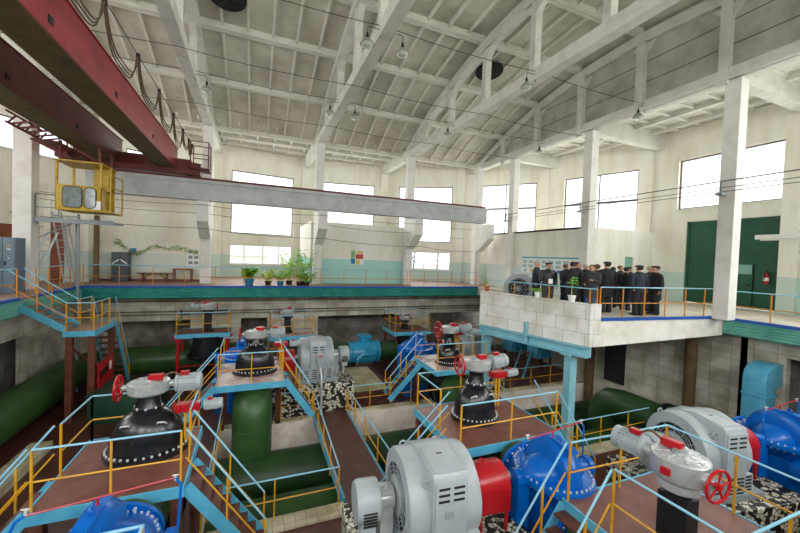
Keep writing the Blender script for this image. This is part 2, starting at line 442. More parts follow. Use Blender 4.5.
def clip(poly, n, d):
    out = []
    for i in range(len(poly)):
        a, c = poly[i], poly[(i+1) % len(poly)]; da = a[0]*n[0]+a[1]*n[1]-d; dc = c[0]*n[0]+c[1]*n[1]-d
        if da <= 0: out.append(a)
        if (da < 0 < dc) or (dc < 0 < da):
            t = da/(da-dc); out.append((a[0]+(c[0]-a[0])*t, a[1]+(c[1]-a[1])*t))
    return out
RO = (APO+0.3)/math.cos(PI/NSEG)
circ = [(CX+RO*math.cos(math.radians(20*k+10)), CY+RO*math.sin(math.radians(20*k+10))) for k in range(NSEG)]
def slab(polys, z0, z1, name, m, kind='structure'):
    b = B()
    for p in polys:
        if len(p) > 2: b.prism(p, (0, 0, z1-z0), (0, 0, z0), (1, 0, 0), (0, 1, 0))
    return tag(b.out(name, m, smooth=False), kind=kind)
def ringpolys(x0, x1, y0, y1):
    return [clip(circ, (0, -1), -y1), clip(circ, (0, 1), y0),
            clip(clip(clip(circ, (1, 0), x0), (0, 1), y1), (0, -1), -y0), clip(clip(clip(circ, (-1, 0), -x1), (0, 1), y1), (0, -1), -y0)]
rp = ringpolys(XL, XR, 0.3, YB)
slab([rp[1], rp[3]], -0.5, 0, 'floor', 'gfloor')
slab([rp[0], rp[2]], -0.5, 0, 'floor', 'gfloor2')
# side strip of gallery behind the cantilever platform
slab([[(13.4, 13.0), (XR, 13.0), (XR, YB), (13.4, YB)]], -0.5, 0, 'floor', 'gfloor')

# partitions below the crane beam
b = B(); b.box(3.05, 9.5, 21.7, 21.9, 0, 3.72); b.box(3.05, 3.25, 21.9, 27.2, 0, 3.72)
struct(b, 'wall_back_partition', wall_mat('partition_paint', '#f2f0e7', '#aedbd4'))
b = B(); b.box(-7.4, -2.6, 22.5, 22.7, 0, 4.6); struct(b, 'wall_vine_partition', wall_mat('vine_wall_paint', '#f4f2e6', '#dbe4da'))
b = B(); b.box(15.1, 15.3, 12.9, 20.8, 0, 3.6); b.box(15.1, 17.9, 12.8, 13.0, 0, 3.6); b.box(18.55, 20.5, 12.8, 13.0, 0, 3.6)
b.box(17.9, 18.55, 12.8, 13.0, 2.2, 3.6); b.box(15.1, 20.0, 12.9, 20.4, 3.5, 3.6)
struct(b, 'wall_office_partition', wall_mat('office_partition_paint', '#f6f4ea', '#d9e6df'))

# ------------------------------------------------------------------ columns, crane beam
def column(x, y, z0, z1, wx=0.46, wy=0.5, name='column'):
    b = B(); b.box(x-wx/2, x+wx/2, y-wy/2, y+wy/2, z0, z1)
    return struct(b, name, 'col', bevel=0.02)
def corbel(x, y):
    b = B(); b.prism([(0, 0), (0.0, -1.8), (-0.25, -1.8), (-1.35, -1.0), (-1.35, 0)], (0.5, 0, 0), (x-0.25, y, 4.15), (0, 1, 0), (0, 0, 1))
    return struct(b, 'corbel', 'col')
for x in (-2.4, 3.4, 9.2, 14.45):
    column(x, 21.3, 0, 8.2); corbel(x, 21.0)
column(-8.2, 18.2, 0, 8.2, 0.55, 0.55)
for y in (7.2, 12.85, 18.4): column(15.12, y-0.05, 0, 8.2, 0.46, 0.46)
b = B(); b.box(-6.9, 14.0, 19.55, 20.05, 4.15, 4.95); b.box(-6.9, 14.0, 19.5, 20.3, 4.95, 5.12); struct(b, 'crane_beam', 'beam', bevel=0.02)
b = B(); b.box(-6.9, 14.0, 19.72, 19.82, 5.12, 5.26); struct(b, 'crane_rail', 'cranedk')
b = B(); b.box(-9.5, 14.0, 0.5, 1.0, 4.15, 4.95); b.box(-9.5, 14.0, 0.45, 1.2, 4.95, 5.12); struct(b, 'crane_beam', 'beam')
b = B(); b.box(-9.5, 14.0, 0.72, 0.82, 5.12, 5.26); struct(b, 'crane_rail', 'cranedk')
for x in (-8.2, 15.0): column(x, -0.3, 0, 8.2)

# ------------------------------------------------------------------ roof trusses and roof
Y0, Y1 = -1.0, 22.0
def arch(y): return 8.75 + 2.75*(1-((y-10.5)/11.5)**2)
def truss(x, infill=False):
    b = B()
    b.box(x-0.19, x+0.19, Y0, Y1, 8.2, 8.62)
    n = 20; w = 0.2
    ys = [Y0+(Y1-Y0)*i/n for i in range(n+1)]
    for a, c in zip(ys, ys[1:]):
        za, zc = arch(a), arch(c)
        b.prism([(a, za-0.42), (c, zc-0.42), (c, zc), (a, za)], (2*w, 0, 0), (x-w, 0, 0), (0, 1, 0), (0, 0, 1))
    i = 0
    y = Y0+2.5
    while y < Y1-2:
        b.box(x-0.14, x+0.14, y-0.13, y+0.13, 8.3, arch(y)-0.3)
        if infill: b.box(x-0.26, x-0.14, y-0.15, y+0.15, 8.05, arch(y)-0.3)
        # haunch under the arch
        for s in (-1, 1):
            b.prism([(0, 0), (0.38*s, 0.0), (0, -0.4)], (0.24, 0, 0), (x-0.12, y+0.12*s, arch(y)-0.42-0.04), (0, 1, 0), (0, 0, 1))
        y += 2.95
    o = struct(b, 'roof_truss', 'conc')
    if infill:
        b = B()
        for a, c in zip(ys, ys[1:]):
            b.prism([(a, 8.6), (c, 8.6), (c, arch(c)+0.4), (a, arch(a)+0.4)], (0.1, 0, 0), (x+0.02, 0, 0), (0, 1, 0), (0, 0, 1))
        b.out('infill_panel', 'infill', o, smooth=False)
        b = B()
        for zz in (9.45, 10.3):
            hy = 11.5*math.sqrt(max(0.01, 1-(zz+0.35-8.75)/2.75)); b.box(x+0.005, x+0.03, 10.5-hy, 10.5+hy, zz, zz+0.018)
        b.out('panel_joint', 'dark', o, smooth=False)
        b = B(); b.box(x-0.3, x-0.14, Y0, Y1, 8.2, 8.34); b.out('ledge', 'conc', o, smooth=False)
for x in TRX: truss(x, infill=(x > 14))
# ribbed roof slabs, one per bay, 3 m panels following the arch
for x0, x1 in zip(TRX, TRX[1:]):
    b = B(); br_ = B(); n = 8
    ys = [Y0-0.6+(Y1-Y0+1.2)*i/n for i in range(n+1)]
    for a, c in zip(ys, ys[1:]):
        za, zc = arch(a)+0.22, arch(c)+0.22
        b.prism([(a, za), (c, zc), (c, zc+0.12), (a, za+0.12)], (x1-x0, 0, 0), (x0, 0, 0), (0, 1, 0), (0, 0, 1))
        for yy, zz in ((a+0.09, za), (c-0.09, zc)):     # edge ribs across the bay
            br_.box(x0+0.1, x1-0.1, yy-0.075, yy+0.075, zz-0.22, zz+0.05)
        for i in range(1, 6):                           # small ribs up the slope
            xx = x0+(x1-x0)*i/6
            br_.bar((xx, a, za-0.06), (xx, c, zc-0.06), 0.09, 0.17)
    rb = struct(b, 'ceiling', 'roof'); br_.out('ceiling_ribs', 'rib', rb, smooth=False)
# flat ring roof between the hall and the round wall, with rafters and ribs
slab(ringpolys(-8.2, 15.15, Y0, Y1), 8.95, 9.1, 'ceiling', 'rib')
b = B(); 
for x in (-2.4, 3.4, 9.2, 15.0): b.box(x-0.2, x+0.2, 22.0, CY+math.sqrt(17.2**2-(x-CX)**2), 8.15, 8.95)
for y in (7.2, 12.85, 18.4): b.box(15.2, CX+math.sqrt(17.2**2-(y-CY)**2), y-0.2, y+0.2, 8.1, 8.95)
struct(b, 'rafter', 'conc')
b = B()
for y in (23.0, 24.5, 26.0):
    hw = math.sqrt(17.2**2-(y-CY)**2); b.box(CX-hw, CX+hw, y-0.1, y+0.1, 8.72, 8.95)
for i in range(22):
    x = -8+i*1.0
    ye = CY+math.sqrt(max(1, 17.0**2-(x-CX)**2))
    if ye > 22.3: b.box(x-0.05, x+0.05, 22.0, ye, 8.82, 8.95)
for x in (16.5, 18.0, 19.4):
    hy = math.sqrt(17.2**2-(x-CX)**2); b.box(x-0.1, x+0.1, CY-hy, CY+hy, 8.72, 8.95)
for i in range(20):
    y = 1+i*1.0
    xe = CX+math.sqrt(17.0**2-(y-CY)**2)
    if xe > 15.4: b.box(15.1, xe, y-0.05, y+0.05, 8.82, 8.95)
struct(b, 'ceiling_ribs', 'rib')
# dark fan openings in the roof
for (x, y, nm) in ((-1.15, 14.7, 'dark sooty round hole in the roof above the crane'), (10.4, 14.8, 'dark sooty round hole in the roof beside the right truss')):
    zz = arch(y)-0.02
    t = thing('roof_vent', nm, 'vent', (x, y, zz-0.2)); t.rotation_euler = (-math.atan(2*2.75*(y-10.5)/11.5**2), 0, 0)
    b = B(); b.lathe([(0.62, -0.05), (0.66, -0.02), (0.66, 0.06), (0.58, 0.08)], (x, y, zz-0.12)); b.out('rim', 'soot', t)
    b = B(); b.lathe([(0.6, 0), (0.6, 0.05)], (x, y, zz-0.16)); b.out('opening', 'soot', t)
    b = B()
    for i in range(3): b.bar((x, y, zz-0.17), (x+0.55*math.cos(i*2.1), y+0.55*math.sin(i*2.1), zz-0.17), 0.12, 0.02)
    b.out('blade', 'dark', t)

# ------------------------------------------------------------------ gallery edges
def band(p0, p1, nrm, m, name='trim'):
    """corrugated fascia hanging from z -0.06 to -0.56"""
    p0, p1, nrm = V(p0), V(p1), V(nrm)
    prof = [(0, -0.06)]
    for i in range(5):
        z = -0.08-i*0.095
        prof += [(0.045, z-0.02), (0.045, z-0.055), (0.012, z-0.075)]
    prof += [(0.0, -0.56), (-0.02, -0.56), (-0.02, -0.06)]
    b = B(); b.prism(prof, p1-p0, p0, nrm, (0, 0, 1)); return struct(b, name, m)
band((-6.9, YB, 0), (4.2, YB, 0), (0, -1, 0), 'teal', 'trim_1'); band((4.22, YB, 0), (13.4, YB, 0), (0, -1, 0), 'teal', 'trim_2')
band((XL, 0.3, 0), (XL, YB, 0), (1, 0, 0), 'teal2', 'trim_3'); band((XR, 0.3, 0), (XR, 7.35, 0), (-1, 0, 0), 'teal2', 'trim_4')
def curb(x0, x1, y0, y1, name): b = B(); b.box(x0, x1, y0, y1, -0.06, 0.035); struct(b, name, 'bluecurb')
curb(XL, 13.4, YB-0.05, YB+0.07, 'trim_5'); curb(XL-0.07, XL+0.05, 0.3, 14.95, 'trim_6'); curb(XL-0.07, XL+0.05, 15.95, YB, 'trim_7'); curb(XR-0.05, XR+0.07, 0.3, 7.35, 'trim_8')
# red-painted skirting along the vine wall
b = B(); b.box(-7.4, -2.6, 22.44, 22.5, 0, 0.12); struct(b, 'baseboard_back', 'redwood')

# ------------------------------------------------------------------ basement walls, floors, pit
def wall(name, m, *boxes):
    b = B()
    for q in boxes: b.box(*q)
    return struct(b, name, m)
wall('wall_basement_back', 'blocks', (-8.2, 16.6, 20.3, 20.6, -1.75, -0.5), (-8.2, -6.2, 20.3, 20.6, ZF, -1.75), (-2.9, -0.6, 20.3, 20.6, ZF, -1.75), (0.7, 3.4, 20.3, 20.6, ZF, -1.75), (8.6, 10.4, 20.3, 20.6, ZF, -1.75))
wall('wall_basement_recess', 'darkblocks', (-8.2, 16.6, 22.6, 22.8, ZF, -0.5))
wall('wall_basement_left', 'blocks', (-8.0, -7.7, -1, 20.4, -1.58, -0.5), (-8.0, -7.7, 17.2, 20.4, ZF, -1.58))
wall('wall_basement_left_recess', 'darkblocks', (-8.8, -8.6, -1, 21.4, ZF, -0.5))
wall('wall_basement_right', 'blocks', (16.2, 16.5, 5.9, 21.5, ZB, -0.5), (16.2, 16.5, -1, 5.9, ZB, -3.9), (16.2, 16.5, -1, 5.9, -1.1, -0.5))
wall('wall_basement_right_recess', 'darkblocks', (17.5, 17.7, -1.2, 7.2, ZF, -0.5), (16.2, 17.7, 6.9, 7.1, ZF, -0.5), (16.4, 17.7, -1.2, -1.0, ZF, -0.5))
wall('wall_basement_stub', 'blocks', (15.0, 16.4, 12.9, 13.1, ZB, -0.5))
wall('wall_basement_front', 'darkblocks', (-8, 16.6, -1.2, -1.0, ZB, -0.5))
for i, (x0, x1) in enumerate(((-8.2, 16.6),)):
    # high level pipe run under the back gallery
    for z, r in ((-0.78, 0.022), (-1.28, 0.025), (-1.42, 0.018)):
        b = B(); b.cyl((-7.4, 20.1, z), (15.5, 20.1, z), r, n=8); solo(b, 'wall_pipe', 'rust', 'thin brown pipe running along the block wall under the back gallery, %s' % {-0.78: 'upper run of three', -1.28: 'middle run of three', -1.42: 'lowest run of three'}[z], 'pipe')
PY0, PY1, PX0, WX0, WX1 = 8.2, 12.9, -0.95, 2.15, 3.3
slab([[(-8.6, -1), (17.6, -1), (17.6, PY0), (-8.6, PY0)], [(-8.6, PY1), (16.3, PY1), (16.3, 22.6), (-8.6, 22.6)], [(-8.6, PY0), (PX0, PY0), (PX0, PY1), (-8.6, PY1)]], ZF-0.3, ZF, 'floor', 'redfloor')
slab([[(-1.5, 7.5), (16.4, 7.5), (16.4, 13.5), (-1.5, 13.5)]], ZB-0.2, ZB, 'floor', 'pitfloor')
wall('wall_pit_far', 'pitwall', (PX0, 16.3, PY1, PY1+0.02, ZB, ZF-0.001)); bpy.data.objects['wall_pit_far'].location.y = -0.02
wall('wall_pit_near', 'pitwall', (PX0, 16.3, PY0-0.02, PY0, ZB, ZF-0.001)); bpy.data.objects['wall_pit_near'].location.y = 0.02
wall('wall_pit_side', 'pitwall', (PX0, PX0+0.02, PY0, PY1, ZB, ZF-0.001))
b = B(); b.box(PX0, WX0-0.05, PY1, PY1+0.28, ZF, ZF+0.06); b.box(WX1+0.05, 15.9, PY1, PY1+0.28, ZF, ZF+0.06); struct(b, 'trim_9', 'curb')
b = B(); b.box(PX0, WX0-0.05, PY0-0.42, PY0, ZF, ZF+0.06); b.box(WX1+0.05, 15.9, PY0-0.42, PY0, ZF, ZF+0.06); struct(b, 'trim_10', 'curb')
b = B(); b.box(-5.85, -5.35, 8.0, 13.3, ZF, ZF+0.22); struct(b, 'trim_11', 'curb')
# footbridge over the pit
br = thing('footbridge', 'red-brown plank footbridge crossing the pipe pit', 'bridge', (2.7, 10.5, ZF))
b = B(); b.box(WX0, WX1, PY0-0.5, PY1+0.5, ZF+0.06, ZF+0.11); b.out('deck', 'redfloor', br, smooth=False)
b = B(); b.box(WX0-0.06, WX0, PY0, PY1, ZF-0.14, ZF+0.13); b.out('edge_beam', 'lblue', br, smooth=False)
b = B(); b.box(WX1, WX1+0.06, PY0, PY1, ZF-0.14, ZF+0.13); b.out('edge_beam', 'lblue', br, smooth=False)
# raised tiled slabs
b = B(); b.box(2.9, 5.6, 13.7, 17.2, ZF, ZT); t = struct(b, 'floor_slab', 'redfloor'); b = B(); b.box(3.4, 5.3, 13.75, 16.9, ZT, ZT+0.012); b.out('tile_patch', 'ytile', t, smooth=False)

# ------------------------------------------------------------------ railings, platforms, stairs
def rail(root, pts, h=1.0, gap=1.2, top='rail', post='yellow', r=0.0175, first=True, last=True, mids=(0.48,)):
    pts = [V(p) for p in pts]; up = V((0, 0, h))
    b = B(); b.tube([p+up for p in pts], r, 8); b.out('top_rail', top, root)
    for m_ in mids:
        b = B(); b.tube([p+up*m_ for p in pts], r*0.85, 6); b.out('mid_rail', post, root)
    for i, (a, c) in enumerate(zip(pts, pts[1:])):
        n = max(1, round((c-a).length/gap))
        for j in range(n+1):
            if j == 0 and (i > 0 or not first): continue
            if j == n and i == len(pts)-2 and not last: continue
            p = lerp(a, c, j/n)
            b = B(); b.box(p.x-r*0.85, p.x+r*0.85, p.y-r*0.85, p.y+r*0.85, p.z, p.z+h); b.out('post', post, root, smooth=False)
def railing(label, pts, group=None, cat='railing', **k):
    pts = [V(p) for p in pts]
    t = thing('railing', label, cat, pts[0], group); rail(t, pts, **k); return t
def steps(root, p0, p1, w, n, tread='brownst', sm='lblue', rails=True, h=0.95, post='yellow', sides=(-1, 1), sh=0.2):
    """stair parts from the top edge p0 to the foot p1 (centre line)"""
    p0, p1 = V(p0), V(p1); d = p1-p0; sd = V((d.x, d.y, 0)).normalized().cross(V((0, 0, 1)))
    for s in (-1, 1):
        o = sd*(s*w/2)
        b = B(); b.bar(p0+o-V((0, 0, 0.06)), p1+o+V((0, 0, 0.04)), 0.045, sh); b.out('stringer', sm, root, smooth=False)
    fl = V((d.x, d.y, 0)).normalized()
    for i in range(1, n+1):
        p = lerp(p0, p1, (i-0.25)/(n+0.5))
        b = B(); b.bar(p-sd*(w/2-0.02), p+sd*(w/2-0.02), 0.24, 0.035); b.out('tread', tread, root, smooth=False)
    if rails:
        for s in sides:
            o = sd*(s*w/2)
            rail(root, [p0+o, p1+o], h, 0.95, post=post, first=False)
def platform(label, x0, x1, y0, y1, z=ZP, deck='deck', legs=None, name='valve_platform', group=None, legm='brownst', foot=ZF, fascia='lblue', fh=0.18):
    t = thing(name, label, 'platform', ((x0+x1)/2, (y0+y1)/2, z))
    b = B(); b.box(x0, x1, y0, y1, z-0.05, z); b.out('deck', deck, t, smooth=False)
    for q in ((x0-0.02, x1+0.02, y0-0.03, y0), (x0-0.02, x1+0.02, y1, y1+0.03)):
        b = B(); b.box(*q, z-fh, z+0.012); b.out('fascia', fascia, t, smooth=False)
    for q in ((x0-0.03, x0, y0, y1), (x1, x1+0.03, y0, y1)):
        b = B(); b.box(*q, z-fh, z+0.012); b.out('fascia', fascia, t, smooth=False)
    for (lx, ly) in (legs or ((x0+.1, y0+.1), (x1-.1, y0+.1), (x0+.1, y1-.1), (x1-.1, y1-.1))):
        b = B(); w2 = 0.05 if z > ZP else 0.08; b.box(lx-w2, lx+w2, ly-w2, ly+w2, foot, z-0.05); b.out('leg', legm, t, smooth=False)
    return t

# gallery railings
railing('long railing along the back gallery edge in front of the plants and vine wall', [(-6.85, YB, 0), (8.4, YB, 0)], post='orange', gap=1.25, h=0.95)
railing('short back gallery railing running behind the white parapet', [(8.6, YB, 0), (13.3, YB, 0)], post='orange', gap=1.0, h=0.95)
railing('left gallery railing between the stair head and the tall grey pole', [(XL-0.03, 15.97, 0), (XL-0.03, 19.3, 0)], post='orange', gap=0.85, h=0.95)
railing('left gallery railing ending at the stair head by the grey switch cabinets', [(XL-0.03, 11.5, 0), (XL-0.03, 14.93, 0)], post='orange', gap=0.9, h=0.95)
railing('right gallery railing in front of the white column and green gate', [(XR-0.02, 7.3, 0), (XR+0.05, 2.6, 0)], post='orange', gap=1.25, h=0.98)
railing('railing with blue foot beam beside the group of visitors', [(10.15, 8.0, 0.05), (15.6, 7.42, 0.05)], post='orange', gap=0.95, h=0.98)

# cantilever platform with block parapet
PA, PB_, PC, PD = V((9.74, 7.98, 0)), V((8.58, 12.2, 0)), V((15.6, 13.0, 0)), V((15.6, 7.38, 0))
b = B(); b.prism([(p.x, p.y) for p in (PA+V((0.1, 0.12, 0)), PD, PC, PB_)], (0, 0, 0.5), (0, 0, -0.5), (1, 0, 0), (0, 1, 0)); struct(b, 'floor_visitor_platform', 'gfloor')
nrm = (PB_-PA).normalized().cross(V((0, 0, 1))); nrm = -nrm if nrm.x > 0 else nrm
b = B(); o_ = -nrm*0.22
b.prism([(0, -0.85), (0, 0.5), (0.22, 0.5), (0.22, -0.85)], PB_-PA, PA, -nrm, (0, 0, 1)); struct(b, 'wall_parapet', 'whiteblocks')
fd = (PD-PA).normalized(); fn = V((fd.y, -fd.x, 0))
b = B(); b.prism([(-0.02, -0.85), (0.4, -0.85), (0.4, 0.5), (-0.02, 0.5)], -fn*0.22, PA+fn*0.01, fd, (0, 0, 1)); struct(b, 'wall_parapet_return', 'whiteblocks')
b = B(); b.prism([(0.4, -0.85), ((PD-PA).length, -0.62), ((PD-PA).length, -0.03), (0.4, -0.03)], -fn*0.2, PA, fd, (0, 0, 1)); struct(b, 'wall_platform_edge', 'paintwall')
b = B(); b.prism([(0.4, -0.03), ((PD-PA).length, -0.03), ((PD-PA).length, 0.06), (0.4, 0.06)], -fn*0.12, PA+fn*0.03, fd, (0, 0, 1)); struct(b, 'trim_12', 'bluecurb')
# rail on the parapet
railing('low railing standing behind the white block parapet with the potted plants', [PB_-nrm*0.28+V((0, 0, -0.02)), PA+V((0.24, 0.25, -0.02)), V((10.12, 8.08, -0.02))], post='orange', h=0.98, gap=1.3, mids=(0.5,))
# blue steel under the parapet
t = thing('support_frame', 'pale blue steel beam and pillars carrying the block parapet', 'steel frame', (9.45, 8.45, ZF))
b = B(); b.bar(PA-nrm*0.1+V((0, 0, -1.02)), PB_-nrm*0.1+V((0, 0, -1.02)), 0.12, 0.32); b.bar(PA-nrm*0.1+nrm*0.08+V((0, 0, -0.88)), PB_-nrm*0.1+nrm*0.08+V((0, 0, -0.88)), 0.3, 0.03); b.bar(PA-nrm*0.02+V((0, 0, -1.18)), PB_-nrm*0.02+V((0, 0, -1.18)), 0.3, 0.03); b.out('beam', 'pale', t, smooth=False)
for f in (0.14, 0.93):
    p = lerp(PA, PB_, f)-nrm*0.1
    b = B(); b.box(p.x-0.14, p.x+0.14, p.y-0.13, p.y+0.13, ZB, -1.18); b.out('pillar', 'pale', t, smooth=False)
    b = B(); b.box(p.x-0.3, p.x+0.3, p.y-0.2, p.y+0.2, -1.24, -1.18); b.out('cap_plate', 'pale', t, smooth=False)
p = lerp(PA, PB_, 0.5)+nrm*0.05
b = B(); b.box(p.x-0.07, p.x+0.05, p.y-0.06, p.y+0.06, -1.2, -0.4); b.out('stiffener', 'pale', t, smooth=False)
for x, y in ((15.5, 12.6), (15.85, 8.45)):
    b = B(); b.cyl((x, y, ZB), (x, y, -0.5), 0.2, n=20); struct(b, 'column_basement', 'rust')

# left landing and its stairs
t = thing('stair_landing', 'small brown landing on steel legs below the left gallery stair', 'landing', (-5.3, 15.9, -1.1))
LZ = -1.1
b = B(); b.box(-5.75, -4.95, 14.9, 16.9, LZ-0.05, LZ); b.out('deck', 'gfloor2', t, smooth=False)
for q in ((-5.77, -4.93, 14.86, 14.9), (-5.77, -4.93, 16.9, 16.94), (-4.95, -4.91, 14.9, 16.9)):
    b = B(); b.box(*q, LZ-0.17, LZ+0.01); b.out('fascia', 'lblue', t, smooth=False)
for (x, y) in ((-5.65, 15.05), (-5.05, 15.05), (-5.05, 16.8), (-5.65, 16.8)):
    b = B(); b.box(x-0.09, x+0.09, y-0.09, y+0.09, ZF, LZ-0.05); b.out('leg', 'brownst', t, smooth=False)
b = B(); b.bar((-5.6, 15.1, -1.7), (-5.1, 16.7, -3.3), 0.06, 0.06); b.out('brace', 'brownst', t)
rail(t, [(-5.7, 14.92, LZ), (-4.97, 14.92, LZ), (-4.97, 16.3, LZ)], 0.95, 0.8)
rail(t, [(-5.7, 15.95, LZ), (-5.7, 16.9, LZ)], 0.95, 0.8)
t = thing('gallery_stair', 'blue railed stair dropping from the left gallery to the small landing', 'stair', (-6.85, 15.45, 0))
steps(t, (-7.2, 15.43, -0.02), (-5.72, 15.43, LZ), 0.9, 6, tread='gfloor2', post='orange')
t = thing('ship_ladder', 'steep blue stair going down behind the red sign', 'stair', (-5.3, 16.95, LZ))
steps(t, (-5.32, 16.95, LZ), (-5.32, 18.7, ZF+0.02), 0.7, 11, h=0.9)

# ------------------------------------------------------------------ valves
def bolts(b, c, ax, R, n, r=0.03, h=0.04, sx=1, sy=1, xd=None, a0=0, a1=2*PI):
    ax = V(ax).normalized(); x = V(xd) if xd else ax.orthogonal().normalized(); y = ax.cross(x); c = V(c)
    for i in range(n):
        a = a0+(a1-a0)*i/n; p = c+x*(R*sx*math.cos(a))+y*(R*sy*math.sin(a))
        b.cyl(p-ax*h, p+ax*h, r, n=6)
def handwheel(parent, c, ax, R, name='handwheel'):
    c, ax = V(c), V(ax).normalized(); x = ax.orthogonal().normalized(); y = ax.cross(x)
    b = B(); b.torus(c, ax, R, R*0.1, 28, 8); b.cyl(c-ax*R*0.16, c+ax*R*0.16, R*0.2)
    for i in range(5):
        a = 2*PI*i/5; b.tube([c, c+(x*math.cos(a)+y*math.sin(a))*R], R*0.07, 6)
    return b.out(name, 'red', parent)
def emotor(parent, p, d, r, L, m='grey', box=True):
    """finned electric motor: starts at p, runs along d"""
    p, d = V(p), V(d).normalized()
    prof = [(r*0.55, -0.06*L), (r*0.95, 0.0), (r*0.95, 0.06*L)]
    b = B(); b.lathe([(r*0.6, -0.1*L), (r*1.0, -0.04*L), (r*1.0, 0.05*L), (r*0.86, 0.06*L), (r*0.86, 0.74*L), (r*0.97, 0.75*L), (r*0.97, 0.96*L), (r*0.8, L), (r*0.1, L)], p, d, 24)
    x = d.orthogonal().normalized(); y = d.cross(x)
    for i in range(20):
        a = 2*PI*i/20; o = (x*math.cos(a)+y*math.sin(a))*(r*0.9)
        b.bar(p+d*(0.06*L)+o, p+d*(0.74*L)+o, r*0.05, r*0.2, up=o)
    mo = b.out('motor', m, parent)
    if box:
        c = p+d*(L*0.3)+V((0, 0, r*1.1)); s = r*0.42
        b = B(); b.bar(c-d*s, c+d*s, s*1.4, s*1.0); b.out('terminal_box', 'red', mo, bevel=0.008)
    return mo
def gearbox(root, c, md, wd, R=0.34, H=0.24, wheel_r=0.25, red=True, arm=0.6, base=False):
    """electric valve drive: flat drum housing at c (centre of its base), motor towards md, handwheel towards wd"""
    c, md, wd = V(c), V(md).normalized(), V(wd).normalized()
    b = B()
    b.lathe(([(R*0.5, -0.2), (R*0.72, -0.19), (R*0.76, -0.12), (R*0.7, -0.05)] if base else [(R*0.4, -0.03)])+[(R*0.7, -0.03), (R*0.92, -0.04), (R*0.98, -0.01), (R, 0.0), (R, H*0.86), (R*0.97, H*0.9), (R*0.7, H*0.96), (R*0.66, H), (R*0.3, H), (R*0.28, H+0.03), (0.02, H+0.03)], c, n=36)
    for i in range(8):
        a = 2*PI*i/8; o = V((math.cos(a), math.sin(a), 0))
        b.bar(c+o*(R*0.35)+V((0, 0, H)), c+o*(R*0.85)+V((0, 0, H*0.93)), 0.03, 0.03)
    side = md.cross(V((0, 0, 1)))
    q = c+md*(R*0.75)+V((0, 0, H*0.5)); b.cyl(q, q+md*(R*0.6), H*0.38)
    q2 = c+wd*(R*0.8)+V((0, 0, H*0.4)); b.cyl(q2, q2+wd*(R*arm*0.7), H*0.3); b.cyl(q2+wd*(R*arm*0.7), q2+wd*(R*arm), H*0.12)
    g = b.out('gear_housing', 'silver', root)
    b = B(); b.lathe([(R*0.26, 0), (R*0.26, 0.02), (R*0.2, 0.022)], c+V((0, 0, H+0.03))); b.out('top_cover', 'grey2', g)
    b = B(); bolts(b, c+V((0, 0, H*0.9)), (0, 0, 1), R*0.8, 12, 0.014, 0.02); b.out('bolt_ring', 'chrome', g)
    handwheel(root, q2+wd*(R*arm), wd, wheel_r)
    emotor(root, q+md*(R*0.6), md, R*0.5, R*1.25)
    if base:
        p2 = c-side*(R*1.0)+md*0.02+V((0, 0, H*0.4)); b = B(); b.bar(p2-md*0.06, p2+md*0.06, 0.07, 0.1); b.out('limit_switch', 'red', root, bevel=0.01)
    if red:
        p = c+md*(R*0.35)+side*(R*0.1)+V((0, 0, H+0.07))
        b = B(); b.bar(p-md*(0.13), p+md*(0.13), 0.13, 0.11); b.out('switch_box', 'red', root, bevel=0.012)
        b = B(); b.tube([p+md*0.13, p+md*0.25+V((0, 0, 0.06)), p+md*(R*0.9)+V((0, 0, 0.06)), p+md*(R*1.2)-V((0, 0, 0.02))], 0.018, 6); b.out('cable', 'rust', root)
    return g
